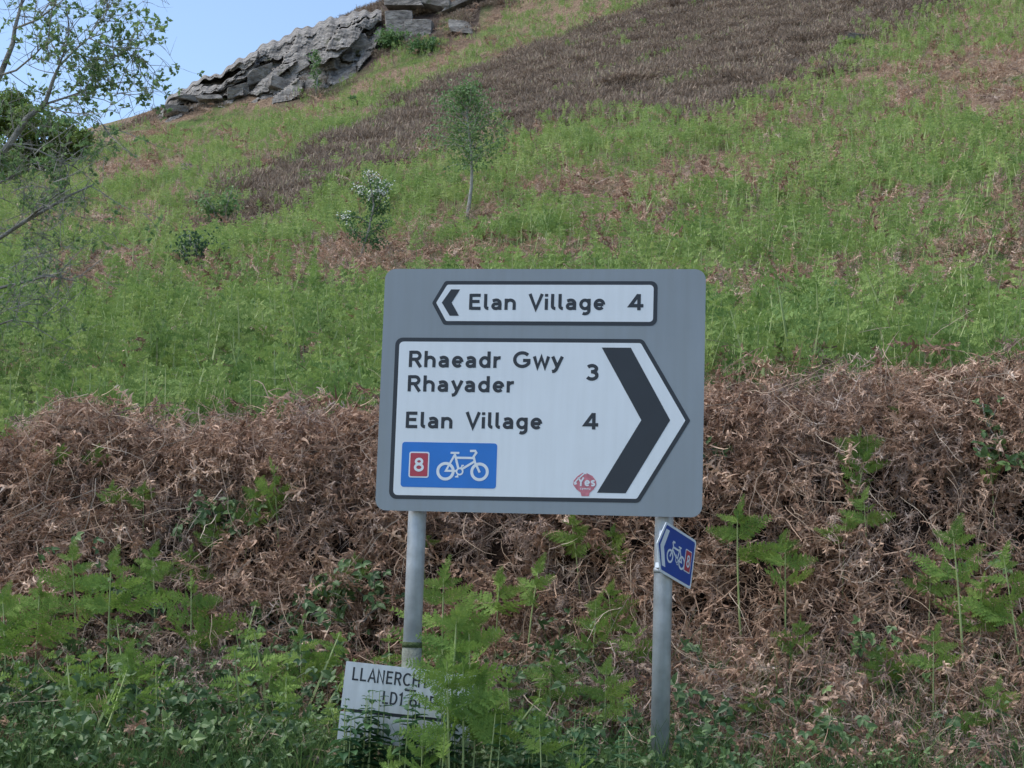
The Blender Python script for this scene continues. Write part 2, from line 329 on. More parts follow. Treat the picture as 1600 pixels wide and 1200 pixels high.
def inside(poly, X, Y):
    poly = np.asarray(poly, float); r = np.zeros(X.shape, bool); n = len(poly)
    for i in range(n):
        x0, y0 = poly[i]; x1, y1 = poly[(i + 1) % n]
        c = ((y0 > Y) != (y1 > Y)) & (X < (x1 - x0) * (Y - y0) / (y1 - y0 + 1e-12) + x0); r ^= c
    return r
def world_poly(px): return np.array([hit(*p)[:2] for p in px])

# areas of the hillside as outlines on the ground
HEATH = [world_poly([(380, 292), (420, 262), (560, 205), (690, 130), (800, 90), (900, 55), (1010, 12), (1060, -20), (1230, -75), (1500, -85), (1680, -70), (1560, -5), (1440, 22), (1375, 45), (1290, 90), (1235, 130), (1150, 175), (1075, 192), (1000, 178), (925, 178), (870, 200), (810, 205), (760, 195), (700, 205), (640, 250), (560, 275), (480, 330), (400, 365), (365, 335)])]
HEATH.append(world_poly([(525, 40), (560, 20), (600, -2), (640, -30), (760, -40), (740, -5), (640, 14), (590, 42)])); HEATH.append(world_poly([(600, 30), (660, 12), (760, 10), (800, -10), (760, -30), (640, -10)]))
BROWN = [world_poly(p) for p in (
    [(800, 300), (900, 285), (1010, 275), (1120, 262), (1240, 258), (1262, 285), (1150, 300), (1080, 318), (1060, 345), (1040, 380), (900, 392), (870, 350), (930, 325), (850, 318)],
    [(500, 380), (600, 395), (650, 360), (700, 400), (900, 405), (1000, 400), (980, 440), (480, 440)],
    [(1380, 120), (1500, 90), (1600, 80), (1700, 100), (1700, 190), (1560, 220), (1500, 180), (1400, 185)],
    [(1440, 400), (1620, 375), (1800, 380), (1800, 560), (1560, 520), (1480, 470)],
    [(150, 265), (270, 240), (300, 260), (240, 295), (180, 300)],
    [(60, 420), (200, 400), (260, 420), (190, 480), (80, 500)], [(200, 205), (330, 170), (345, 185), (215, 235)])]
CRAG = [world_poly([(250, 186), (330, 158), (470, 145), (500, 150), (545, 128), (590, 90), (590, 40), (540, 40), (440, 85), (300, 140)]), world_poly([(610, 58), (690, 62), (690, 15), (620, 20)]), world_poly([(700, 60), (745, 48), (745, 35), (705, 35)])]
def in_any(polys, x, y):
    r = np.zeros(np.shape(x), bool)
    for p in polys: r |= inside(p, x, y)
    return r

def axis(lo, a, b, hi, fine, growth):
    v = list(np.arange(a, b, fine)); st = fine; q = b
    while q < hi: v.append(q); st = min(st * growth, 6); q += st
    v.append(hi); st = fine; q = a
    while q > lo: st = min(st * growth, 6); q -= st; v.insert(0, max(q, lo))
    return np.unique(np.array(v))
gx = axis(-120, -5, 6, 150, 0.16, 1.06); gy = axis(-60, 7.2, 11, 260, 0.1, 1.035)
GX, GY = np.meshgrid(gx, gy); GZ = ground_z(GX, GY)
nx, ny = len(gx), len(gy)
idx = np.arange(nx * ny).reshape(ny, nx)
quads = np.stack([idx[:-1, :-1], idx[:-1, 1:], idx[1:, 1:], idx[1:, :-1]], -1).reshape(-1, 4)
me = bpy.data.meshes.new('hillside'); me.from_pydata(np.stack([GX, GY, GZ], -1).reshape(-1, 3).tolist(), [], quads.tolist())
a = me.attributes.new('heath', 'FLOAT', 'POINT'); a.data.foreach_set('value', in_any(HEATH + CRAG, GX.ravel(), GY.ravel()).astype(np.float32))
a = me.attributes.new('bank', 'FLOAT', 'POINT'); a.data.foreach_set('value', ((GY > 7.0) & (GY < YT + 0.1)).ravel().astype(np.float32))
me.polygons.foreach_set('use_smooth', np.ones(len(me.polygons), bool))
tag(link('hillside', me, M['ground']), 'steep open hillside rising behind the roadside bank', 'hillside', kind='structure')

def box_mesh(name, x0, x1, y0, y1, z0, z1):
    me = bpy.data.meshes.new(name)
    v = [(x, y, z) for z in (z0, z1) for y in (y0, y1) for x in (x0, x1)]
    me.from_pydata(v, [], [(0, 2, 3, 1), (4, 5, 7, 6), (0, 1, 5, 4), (2, 6, 7, 3), (0, 4, 6, 2), (1, 3, 7, 5)]); return me
tag(link('road', box_mesh('road', -118, 140, -3.6, 4.6, -0.1, 0.0), M['asphalt']), 'narrow tarmac road running below the bank', 'road', kind='structure')
tag(link('road_marking', box_mesh('road_marking', -118, 140, 4.25, 4.35, -0.01, 0.004), M['roadpaint']), 'white painted line along the road edge', 'marking', kind='structure')

# ---------------------------------------------------------------- plant prototypes
def fern_pinna(mb, base, d, sd, L, npair, t, mi=0, r=rng, droop=0.25, leafy=1.0):
    """one side blade of a bracken frond: a thin midrib with paired narrow leaflets"""
    up = np.cross(sd, d); pts = []
    for i in range(5):
        s = i / 4; pts.append(base + d * L * s - np.array([0, 0, 1]) * L * droop * s * s)
    mb.ribbon(pts, sd, 0.012 * L + 0.001, 0.002, min(1, t + 0.25), mi)
    for k in range(npair):
        s = 0.08 + 0.9 * k / npair; p = base + d * L * s - np.array([0, 0, 1]) * L * droop * s * s
        ll = L * 0.36 * (1 - s) ** 0.75 * (0.6 + 0.4 * min(1, s * 6)) * leafy + L * 0.03
        for q in (-1, 1):
            dd = unit(sd * q * 0.93 + d * 0.42 + up * r.normal(0, 0.22) - np.array([0, 0, 0.12]))
            mb.blade2(p, dd, unit(d + up * r.normal(0, 0.3)), ll, L * 0.8 / npair + ll * 0.12, np.clip(t + r.normal(0, 0.13), 0, 1), mi)

def hill_fern(mb, r, x=0, y=0, h=0.7, npair=7, az=None, stem=True):
    az = r.uniform(0, 2 * PI) if az is None else az
    ax = np.array([math.cos(az), math.sin(az), 0]); fw = np.array([-math.sin(az), math.cos(az), 0])
    lean = fw * r.normal(0, 0.06) + ax * r.normal(0, 0.05); base = np.array([x, y, -0.1]); t0 = r.uniform(0.2, 0.8)
    P = lambda s: base + np.array([0, 0, h + 0.1]) * s + lean * h * s * s + fw * h * 0.12 * s ** 3
    if stem: mb.tube([P(0), P(0.5), P(0.98)], [0.012, 0.010, 0.003], 3, r.uniform(0.3, 1), 1, False)
    for k, s in enumerate((0.58, 0.71, 0.83, 0.93)):
        if r.random() < 0.12: continue
        L = h * (0.31, 0.29, 0.22, 0.13)[k] * r.uniform(0.75, 1.15)
        for q in (-1, 1):
            d = unit(ax * q + np.array([0, 0, r.uniform(0.25, 0.8)]) + fw * r.normal(0.2, 0.3)); sd = unit(np.cross(d, fw + np.array([0, 0, r.uniform(0.2, 1.0)])))
            fern_pinna(mb, P(s), d, sd, L, npair, t0, 0, r)
    fern_pinna(mb, P(0.93), unit(np.array([0, 0, 1.0]) + fw * 0.4), ax, h * 0.14, 5, t0 + 0.1, 0, r)

def make_hill_protos():
    out = []
    r = np.random.default_rng(21)
    for k in range(5):                         # single plants, tall with bare stems
        mb = MB(); hill_fern(mb, r, 0, 0, 0.62, 8); out.append(proto('bracken_single', mb, [M['fernhill'], M['stem']]))
    for k in range(5):                         # loose groups for farther off
        mb = MB()
        for j in range(6): hill_fern(mb, r, r.uniform(-.45, .45), r.uniform(-.45, .45), r.uniform(.4, .75), 4)
        out.append(proto('bracken_group', mb, [M['fernhill'], M['stem']]))
    for k in range(4):                         # low shoots for the foot of the bank
        mb = MB(); hill_fern(mb, r, 0, 0, 0.62, 9); out.append(proto('bracken_shoot', mb, [M['fern'], M['stem']]))
    return out
HP = make_hill_protos()

def curl(p, d, n, step, turn, r, grav=0.0):
    pts = [np.array(p, float)]; d = unit(d); ax = rvec(r)
    for i in range(n):
        d = unit(d + np.cross(ax, d) * turn + r.normal(0, 0.12, 3) - np.array([0, 0, grav])); pts.append(pts[-1] + d * step)
    return pts, unit(np.cross(d, rvec(r)))

def dead_clump(r, nfish, ncurl, size, wm=1.0):
    mb = MB()
    for k in range(nfish):
        p0 = np.array([r.uniform(-.5, .5), r.uniform(-.25, .1), r.uniform(-.3, .6)]) * size
        d = unit([r.normal(0, .6), r.normal(-.25, .3), -1.0])
        L = size * r.uniform(.6, 1.1); pts, sd = curl(p0, d, 8, L / 8, r.uniform(.05, .22), r, .05)
        tt = r.beta(2, 2.2); mb.ribbon(pts, sd, .006 * size / .3, .002, min(1, tt + .25))
        for i in range(1, len(pts)):
            for h_ in (0, .5):
                b = pts[i - 1] * (1 - h_) + pts[i] * h_; dr = unit(pts[i] - pts[i - 1]); ll = size * .26 * (1 - .65 * (i / len(pts))) * r.uniform(.6, 1.2)
                for q in (-1, 1):
                    pp, s2 = curl(b, unit(sd * q + dr * .5 + r.normal(0, .25, 3)), 4, ll / 4, r.uniform(.25, .75), r, .12)
                    mb.ribbon(pp, s2, .008 * wm * size / .3 * r.uniform(.6, 1.3), .002, np.clip(tt + r.normal(0, .15), 0, 1))
    for k in range(ncurl):
        p0 = np.array([r.uniform(-.6, .6), r.uniform(-.3, .2), r.uniform(-.5, .6)]) * size
        pp, s2 = curl(p0, unit([r.normal(0, 1), r.normal(-.2, .5), r.normal(-.6, .7)]), 6, size * r.uniform(.04, .13), r.uniform(.1, .6), r, .06)
        mb.ribbon(pp, s2, .007 * size / .3 * r.uniform(.4, 1.4), .002, r.beta(2, 2))
    return mb
def low(x, y, s): return bumps(np.asarray(x) + 31.7, np.asarray(y) - 12.3, s)
_r = np.random.default_rng(5)
DP = [proto('dead_bracken_clump', dead_clump(_r, 4, 12, .26), [M['dead']]) for k in range(5)] + [proto('dead_bracken_clump', dead_clump(_r, 5, 5, .30, 2.1), [M['dead']]) for k in range(3)] + [proto('dead_bracken_clump', dead_clump(_r, 4, 10, .26, 1.2), [M['dead2']]) for k in range(4)]
def dead_pick(r, x, y, n): return np.where(low(x, y, .5) + r.normal(0, .45, n) > .25, r.integers(8, 12, n), r.integers(0, 8, n))

def straw_proto(r, L, turn):
    mb = MB(); pts, _ = curl((0, 0, 0), (r.normal(0, .3), -.15, -1), 9, L / 9, turn, r, .02)
    pts = [p - np.array([0, .03 * math.sin(i / 9 * PI), 0]) for i, p in enumerate(pts)]
    mb.tube(pts, [.0032 - .0022 * i / 9 for i in range(10)], 3, r.uniform(.2, 1), 0, False)
    for i in (4, 6, 7):
        for q in range(2):
            pp, s2 = curl(pts[i], rvec(r) - np.array([0, .2, .3]), 4, L * .03, .3, r, .1); mb.ribbon(pp, s2, .003, .001, .5)
    return mb
SP = [proto('dead_stem', straw_proto(_r, _r.uniform(.45, .9), _r.uniform(0.02, .12)), [M['straw']]) for k in range(8)]

def heather_proto(r, size=.5):
    """a springy cushion of short twigs"""
    mb = MB(); ax, ay, az = size * r.uniform(1.1, 1.9), size * r.uniform(.4, .6), size * r.uniform(.45, .75)
    for k in range(210):
        q = rvec(r); q[2] = abs(q[2]); lump = 1 + .25 * math.sin(q[0] * 7 + k % 3) * math.sin(q[1] * 6)
        p = q * np.array([ax, ay, az]) * lump * r.uniform(.55, .9) - [0, 0, .06]; d = unit(q + np.array([.35, 0, .35]) + r.normal(0, .3, 3)); L = size * r.uniform(.16, .34)
        pts, sd = curl(p, d, 2, L / 2, .15, r, .1); mb.ribbon(pts, sd, .055 * size, .02 * size, np.clip(r.beta(2, 2.2) * .8 + .2 * q[2], 0, .95) if r.random() > .05 else 1.0)
    return mb
QP = [proto('heather_tuft', heather_proto(_r), [M['heather']]) for k in range(5)]

def grass_proto(r, L=.35, n=16, spread=.07, w=.006):
    mb = MB()
    for k in range(n):
        a = r.uniform(0, 2 * PI); p = np.array([math.cos(a), math.sin(a), 0]) * spread * r.random() - np.array([0, 0, .04])
        pts, sd = curl(p, unit([math.cos(a) * .35 + r.normal(0, .15), math.sin(a) * .35, 1]), 5, L * r.uniform(.6, 1.1) / 5, r.uniform(.02, .12), r, .09)
        mb.ribbon(pts, sd, w, .001, r.beta(2, 2))
    return mb
GP = [proto('grass_tuft', grass_proto(_r), [M['grass']]) for k in range(5)]

def bramble_foliage(r, spread=.35, nleaf=34, size=.055, mb=None):
    mb = mb or MB()
    canes = []
    for c in range(4):
        d = unit([r.normal(0, .8), r.normal(-.5, .4), r.uniform(.3, 1.2)]); pts, _ = curl((r.normal(0, .04), 0, -.08), d, 8, spread * r.uniform(.9, 1.5) / 8, .08, r, .13)
        canes.append(pts)
    for k in range(nleaf):
        pts = canes[r.integers(len(canes))]; p = pts[r.integers(2, len(pts))] + r.normal(0, .035, 3)
        d0 = unit([r.normal(0, .8), r.normal(-.5, .5), r.normal(.1, .5)]); nrm = unit([r.normal(0, .5), r.normal(-.8, .4), r.normal(.8, .4)])
        sd = unit(np.cross(d0, nrm)); t = r.beta(2, 2); L = size * r.uniform(.7, 1.3)
        mb.oval(p, d0, nrm, L * 1.1, L * .72, t)
        for q in (-1, 1): mb.oval(p - d0 * L * .1, unit(sd * q + d0 * .35), nrm + r.normal(0, .15, 3), L * .9, L * .62, t)
    return mb, canes
BP = [proto('bramble_leaves', bramble_foliage(_r, .3, 24, _r.uniform(.026, .042))[0], [M['bramble']]) for k in range(6)]

# ---------------------------------------------------------------- scatter the ground cover
def rand_ground(n, d0, d1, power, r, m=0.12):
    """points on the ground in a wedge wider than the view, thinner with distance"""
    u = r.random(n); e = 1 - power
    d = (d0 ** e + u * (d1 ** e - d0 ** e)) ** (1 / e) if abs(e) > 1e-6 else d0 * (d1 / d0) ** u
    x = d * r.uniform(-0.32 - m, 0.32 + m, n)
    return x, d
def ups(r, n, tilt=.12): return np.stack([r.normal(0, tilt, n), r.normal(0, tilt, n), r.uniform(0, 2 * PI, n)], 1)
def visible(x, y, z, h):
    X, Y = project(np.stack([x, y, z], -1)); return (X > -260) & (X < 1860) & (Y > -420)

TREES = [(hit(728, 346), .75, 5.0), (hit(562, 418), .7, 3.0), (hit(300, 420), 1.0, 3.0), (hit(345, 352), 1.1, 4.0)]
def in_front(x, y):
    o = np.zeros(np.shape(x), bool)
    for p, hw, dp in TREES: o |= (np.abs(x - p[0] * y / p[1]) < hw) & (y > p[1] - dp) & (y < p[1] + .3)
    return o
r = np.random.default_rng(11)
# hill bracken, single plants near, groups far
x, y = rand_ground(15000, 10.0, 34, 0.45, r)
heath = in_any(HEATH, x, y); brown = in_any(BROWN, x, y)
keep = ~heath & ~in_front(x, y) & (r.random(len(x)) < np.where(brown, 0.08, np.clip(0.56 + 0.3 * low(x, y, 1.1) + 0.6 * low(y, x, 3.6) - .10 * np.clip(x / y * 6, -1, 1), .06, 1)))
x, y = x[keep], y[keep]; z = ground_z(x, y); n = len(x)
sc = np.clip(r.normal(1.0, .28, n), .4, 1.8) * (1 + .3 * low(x, y, 2.7)) * np.interp(y, [9.7, 14, 34], [.62, .72, .8])
scatter('young_bracken_slope', HP, np.stack([x, y, z], 1), ups(r, n), sc, r.integers(0, 5, n), 'bright green young bracken covering the lower hillside behind the bank', 'bracken')
x, y = rand_ground(22000, 30, 112, 0.1, r)
heath = in_any(HEATH, x, y); brown = in_any(BROWN, x, y); crag = in_any(CRAG, x, y)
keep = ~crag & ~in_front(x, y) & ~((y > 93.5) & (x < -1)) & (r.random(len(x)) < np.where(heath, 0.10 * (low(x, y, 3.0) > .15), np.where(brown, 0.12, np.clip(0.62 + 0.3 * low(x, y, 2.2) + 0.5 * low(y, x, 6.0), .12, 1))))
x, y = x[keep], y[keep]; z = ground_z(x, y); n = len(x)
scatter('far_bracken', HP, np.stack([x, y, z], 1), ups(r, n), r.uniform(.5, .95, n), r.integers(5, 10, n), 'green bracken growing high on the hillside around the heather and crag', 'bracken')
# dead bracken litter on the hill
x, y = rand_ground(20000, 9.8, 100, 0.45, r)
heath = in_any(HEATH + CRAG, x, y); brown = in_any(BROWN, x, y)
keep = ~heath & (r.random(len(x)) < np.where(brown, 1.0, np.clip(0.40 - 0.3 * low(x, y, 1.1) - 0.6 * low(y, x, 3.6) + .15 * np.clip(x / y * 6, -1, 1), 0.08, .95)))
x, y = x[keep], y[keep]; z = ground_z(x, y) + .06; n = len(x)
scatter('hill_litter', DP, np.stack([x, y, z], 1), np.stack([r.normal(-1.0, .35, n), r.normal(0, .4, n), r.normal(0, .9, n)], 1), r.uniform(1.0, 1.8, n) * np.interp(y, [10, 100], [1, 1.8]), r.integers(0, 12, n), 'reddish brown dead bracken lying between the green plants on the hill', 'dead bracken')
x, y = rand_ground(9000, 10.2, 60, 0.5, r)
keep = ~in_any(HEATH, x, y) & (r.random(len(x)) < np.where(in_any(BROWN, x, y), 1, .3)); x, y = x[keep], y[keep]; n = len(x); z = ground_z(x, y) + r.uniform(.1, .35, n)
scatter('hill_straw', SP, np.stack([x, y, z], 1), np.stack([r.normal(-.6, .6, n), r.normal(0, .7, n), r.normal(0, 1, n)], 1), r.uniform(.6, 1.2, n), r.integers(0, 8, n), 'pale dead bracken stalks leaning on the hillside', 'dead stalks')
# heather
x, y = rand_ground(36000, 30, 125, 0.0, r)
ridge = (y > 95) & (x < 3) & (x > -24); jx, jy = x + r.normal(0, .5, len(x)) + .9 * low(x, y, 1.7), y + r.normal(0, .9, len(x)) + 1.5 * low(y, x, 2.3); jx = jx + r.normal(0, .7, len(x)); k = (in_any(HEATH + CRAG, jx, jy) | ridge) & (r.random(len(x)) < np.where(in_any(CRAG, x, y), .25, np.where(ridge, .6, 1))); x, y = x[k], y[k]; z = ground_z(x, y) + .16 * bumps(x * .55 + y * .5, y * 2.2, 1.3); n = len(x)
scatter('heather', QP, np.stack([x, y, z], 1), np.stack([r.normal(0, .12, n), r.normal(-.1, .12, n), r.normal(0, .35, n)], 1), r.uniform(.55, 1.35, n) * (1 + .45 * low(x * .6, y, 1.1)), r.integers(0, 5, n), 'dark brown heather in a diagonal band across the hillside', 'heather')
# hill grass
x, y = rand_ground(9000, 9.75, 40, 0.8, r); keep = ~in_any(HEATH, x, y); x, y = x[keep], y[keep]; z = ground_z(x, y); n = len(x)
scatter('hill_grass', GP, np.stack([x, y, z], 1), ups(r, n), r.uniform(.7, 1.4, n), r.integers(0, 5, n), 'thin grass growing among the bracken on the slope', 'grass')

# the bank: dead bracken hanging over its face
def bank_pts(n, s0, s1, r, x0=-4.2, x1=4.6):
    x = r.uniform(x0, x1, n); s = r.uniform(s0, s1, n); y = YB + (YT - YB) * s; return x, y, s
x, y, s = bank_pts(5400, -.25, 1.06, r)
left = np.clip((x + 0.1) / 1.0, 0, 1)                       # the litter reaches lower on the bank past the sign
keep = r.random(len(x)) < np.clip((s - (0.22 - .45 * left) + .12 * low(x, y, .5)) / .12, 0.10, 1)
x, y, s = x[keep], y[keep], s[keep]; z = ground_z(x, y); n = len(x)
off = r.uniform(-.02, .13, n); y2 = y - off * .75; z2 = z + off * .65
scatter('dead_bracken', DP, np.stack([x, y2, z2], 1), np.stack([r.normal(-.5, .35, n), r.normal(0, .5, n), r.normal(0, .5, n)], 1), r.uniform(.7, 1.35, n), dead_pick(r, x, y, n), 'brown curled dead bracken hanging thick over the bank behind the sign', 'dead bracken')
x = r.uniform(-4.2, 4.6, 700); y = 9.45 + r.normal(0, .10, 700); z = ground_z(x, y); n = 700                       # the lip hanging over the face
scatter('bank_lip', DP, np.stack([x, y - r.uniform(0, .16, n), z + r.uniform(-.02, .10, n)], 1), np.stack([r.normal(-.35, .3, n), r.normal(0, .4, n), r.normal(0, .4, n)], 1), r.uniform(.7, 1.15, n), r.integers(0, 8, n), 'matted dead bracken forming the overhanging lip along the bank crest', 'dead bracken')
hx = (HEAP_X, 0)
m_ = 260; xx = hx[0] + r.normal(0, .17, m_); yy = 9.55 + r.normal(0, .12, m_); zz = ground_z(xx, yy) + r.random(m_) * .14 * np.exp(-((xx - hx[0]) / .15) ** 2) + .02
scatter('dead_bracken_heap', DP, np.stack([xx, yy, zz], 1), np.stack([r.normal(-.4, .4, m_), r.normal(0, .6, m_), r.normal(0, .6, m_)], 1), r.uniform(.6, 1.0, m_), r.integers(0, 7, m_), 'pointed heap of dead bracken standing up on the crest of the bank', 'dead bracken')
x, y, s = bank_pts(1800, -.1, 1.05, r); z = ground_z(x, y); n = len(x); off = r.uniform(.08, .24, n)
scatter('dead_stalks', SP, np.stack([x, y - off * .75, z + off * .65 + .1], 1), np.stack([r.normal(-.5, .3, n), r.normal(0, .55, n), r.normal(0, .5, n)], 1), r.uniform(.35, .95, n), r.integers(0, 8, n), 'long pale dead stalks trailing down the bank', 'dead stalks')
# green undergrowth at the foot of the bank
x, y, s = bank_pts(1700, -.28, .62, r)
g0 = np.where(x < 0.3, 0.46, np.where(x < 1.0, .24, .04)) + .16 * low(x, y, .4)
keep = r.random(len(x)) < np.clip((g0 - s) / .22, 0.02, 1) * np.where(x > .9, .3, .8); x, y, s = x[keep], y[keep], s[keep]; z = ground_z(x, y); n = len(x); off = r.uniform(.0, .22, n)
scatter('bramble_undergrowth', BP, np.stack([x, y - off * .75, z + off * .65], 1), np.stack([r.normal(-.1, .3, n), r.normal(0, .3, n), r.normal(0, .9, n)], 1), r.uniform(.7, 1.3, n), r.integers(0, 6, n), 'dark green bramble undergrowth along the foot of the bank', 'undergrowth')
x, y, s = bank_pts(130, -.2, .42, r, -4.2, .2); keep = r.random(130) < np.clip(1.0 - s * 2.2, .15, 1); x, y = x[keep], y[keep]; z = ground_z(x, y); n = len(x)
scatter('low_bracken_shoots', HP, np.stack([x, y - .12, z + .06], 1), ups(r, n, .25), r.uniform(.35, .8, n), r.integers(10, 14, n), 'low green fern shoots crowding the foot of the bank below the dead bracken', 'undergrowth')
x = r.uniform(-5.5, 6.0, 8200); y = r.uniform(4.9, 8.6, 8200); keep = r.random(8200) < np.where(y > 7.5, np.where(x > .5, .55, .38), 1); x, y = x[keep], y[keep]; z = ground_z(x, y); n = len(x)
scatter('verge_grass', GP, np.stack([x, y, z], 1), ups(r, n, .2), np.where(y < 7.3, r.uniform(.4, .8, n), r.uniform(.7, 1.25, n)), r.integers(0, 5, n), 'long grass on the verge at the foot of the sign posts', 'grass')

# ---------------------------------------------------------------- lettering
def arc(cx, cy, rx, ry, a0, a1, n=12):
    return [(cx + rx * math.cos(math.radians(a0 + (a1 - a0) * i / n)), cy + ry * math.sin(math.radians(a0 + (a1 - a0) * i / n))) for i in range(n + 1)]
GL = {   # strokes along their middle, x-height 1, capitals 1.42, stroke width .25: rounded road-sign letters
 'l': ([[(.125, 1.42), (.125, .34)] + arc(.335, .335, .21, .21, 180, 275, 6)], .46),
 'i': ([[(.125, 1), (.125, 0)], [(.125, 1.42), (.125, 1.17)]], .36),
 'n': ([[(.125, 1), (.125, 0)], arc(.43, .57, .305, .305, 175, 0, 10) + [(.735, 0)]], .97),
 'h': ([[(.125, 1.42), (.125, 0)], arc(.43, .57, .305, .305, 175, 0, 10) + [(.735, 0)]], .97),
 'r': ([[(.125, 1), (.125, 0)], arc(.46, .54, .335, .335, 175, 78, 7)], .60),
 'a': ([[(.10, .80)] + arc(.37, .60, .29, .275, 112, 0, 9) + [(.66, 0)], [(.66, .53), (.36, .53)] + arc(.345, .325, .22, .205, 90, 270, 9) + [(.42, .125), (.56, .18), (.66, .31)]], .90),
 'e': ([[(.14, .49), (.735, .49)], arc(.435, .5, .31, .375, -2, 318, 22)], .93),
 'g': ([arc(.435, .5, .31, .375, 0, 360, 22), [(.735, 1), (.735, -.06)] + arc(.445, -.06, .29, .27, 0, -125, 9)], .97),
 'd': ([arc(.435, .5, .31, .375, 0, 360, 22), [(.735, 1.42), (.735, 0)]], .97),
 'y': ([[(.10, 1), (.45, .10)], [(.80, 1), (.42, .02), (.35, -.14), (.25, -.25), (.08, -.29)]], .90),
 'w': ([[(.10, 1), (.35, .06), (.62, .93), (.89, .06), (1.14, 1)]], 1.24),
 's': ([[(.62, .83), (.50, .88), (.33, .885), (.19, .83), (.13, .72), (.19, .60), (.35, .53), (.51, .46), (.59, .36), (.57, .22), (.45, .13), (.28, .115), (.10, .18)]], .72),
 'E': ([[(.125, 1.42), (.125, 0)], [(.125, 1.295), (.86, 1.295)], [(.125, .74), (.79, .74)], [(.125, .125), (.88, .125)]], 1.02),
 'V': ([[(.10, 1.42), (.56, .08), (1.02, 1.42)]], 1.12),
 'Y': ([[(.10, 1.42), (.55, .66), (1.0, 1.42)], [(.55, .70), (.55, 0)]], 1.08),
 'R': ([[(.125, 1.42), (.125, 0)], [(.125, 1.295), (.54, 1.295)] + arc(.54, .99, .28, .305, 90, -90, 10) + [(.125, .685)], [(.50, .68), (.90, 0)]], 1.06),
 'G': ([arc(.68, .71, .555, .585, 42, 330, 22) + [(1.16, .64), (.74, .64)]], 1.36),
 '3': ([arc(.42, 1.03, .30, .265, 150, -90, 12) + [(.36, .765)], [(.36, .765)] + arc(.42, .445, .34, .32, 90, -150, 14)], .92),
 '4': ([[(.66, 1.36), (.13, .40), (1.0, .40)], [(.70, 1.42), (.70, 0)]], 1.04),
 '8': ([arc(.46, 1.04, .275, .255, 0, 360, 20), arc(.46, .44, .335, .315, 0, 360, 22)], .92),
 'L': ([[(.125, 1.42), (.125, .125), (.86, .125)]], .98), 'I': ([[(.125, 1.42), (.125, 0)]], .42),
 'A': ([[(.06, 0), (.55, 1.36), (1.04, 0)], [(.25, .46), (.85, .46)]], 1.14), 'N': ([[(.125, 0), (.125, 1.40), (.88, .02), (.88, 1.42)]], 1.16),
 'C': ([arc(.64, .71, .52, .60, 48, 312, 20)], 1.24), 'H': ([[(.125, 1.42), (.125, 0)], [(.90, 1.42), (.90, 0)], [(.125, .75), (.90, .75)]], 1.18),
 'D': ([[(.125, .11), (.125, 1.31), (.5, 1.31)] + arc(.5, .71, .46, .60, 90, -90, 14) + [(.06, .11)]], 1.14),
 '1': ([[(.14, 1.1), (.46, 1.36), (.46, 0)]], .88), '6': ([arc(.46, .44, .34, .33, 0, 360, 22), [(.12, .5)] + arc(.56, .66, .44, .65, 175, 62, 9)], .95),
 'P': ([[(.125, 1.42), (.125, 0)], [(.125, 1.295), (.54, 1.295)] + arc(.54, .97, .30, .325, 90, -90, 10) + [(.125, .645)]], 1.0),
 '-': ([[(.05, .7), (.6, .7)]], .7), ' ': ([], .55),
 'c': ([arc(.41, .5, .3, .375, 48, 312, 16)], .75), 'm': ([[(.125, 1), (.125, 0)], arc(.39, .6, .265, .275, 175, 0, 8) + [(.655, 0)], arc(.92, .6, .265, .275, 175, 0, 8) + [(1.185, 0)]], 1.4), 'u': ([[(.125, 1), (.125, .4)] + arc(.43, .4, .305, .29, 180, 360, 8), [(.735, 1), (.735, 0)]], .95),
}
def ribbon2d(pts, wd, tri_v, tri_f):
    P = [np.array(pts[0], float)]
    for p in pts[1:]:
        if np.linalg.norm(np.array(p, float) - P[-1]) > wd * .06: P.append(np.array(p, float))
    closed = np.linalg.norm(P[0] - P[-1]) < 1e-6
    n = len(P); L = []; R = []
    for i in range(n):
        a = P[i] - P[i - 1] if i > 0 else (P[-1] - P[-2] if closed else P[1] - P[0]); b = P[i + 1] - P[i] if i < n - 1 else (P[1] - P[0] if closed else P[-1] - P[-2])
        a = a / (np.linalg.norm(a) + 1e-12); b = b / (np.linalg.norm(b) + 1e-12)
        na, nb = np.array([-a[1], a[0]]), np.array([-b[1], b[0]]); m = na + nb; m /= np.linalg.norm(m) + 1e-12
        k = min(1 / max(m @ na, .3), 2.2); L.append(P[i] + m * wd / 2 * k); R.append(P[i] - m * wd / 2 * k)
    for i in range(n - 1):
        b = len(tri_v); tri_v += [R[i], R[i + 1], L[i + 1], L[i]]; tri_f.append([b, b + 1, b + 2, b + 3])
def union_mesh(name, strokes, y, polys=()):
    """strokes = (points, width[, glyph]) in sign x,z metres -> one flat film at depth y facing -Y; strokes of a glyph are united"""
    groups = {}
    for st in strokes: groups.setdefault(st[2] if len(st) > 2 else 0, []).append(st)
    V, T = [], []
    def cdt(v, f):
        o = geometry.delaunay_2d_cdt([Vector((p[0], p[1])) for p in v], [], f, 0, 1e-7); b = len(V)
        V.extend((p.x, y, p.y) for p in o[0]); T.extend(tuple(i + b for i in t) for t, of in zip(o[2], o[5]) if of)
    for g in groups.values():
        v, f = [], []
        for st in g: ribbon2d(st[0], st[1], v, f)
        cdt(v, f)
    for pl in polys: cdt(list(pl), [list(range(len(pl)))])
    me = bpy.data.meshes.new(name); me.from_pydata(V, [], T); me.update()
    bm = bmesh.new(); bm.from_mesh(me)
    for f in bm.faces:
        f.normal_update()
        if f.normal.y > 0: f.normal_flip()
    bm.to_mesh(me); bm.free(); return me
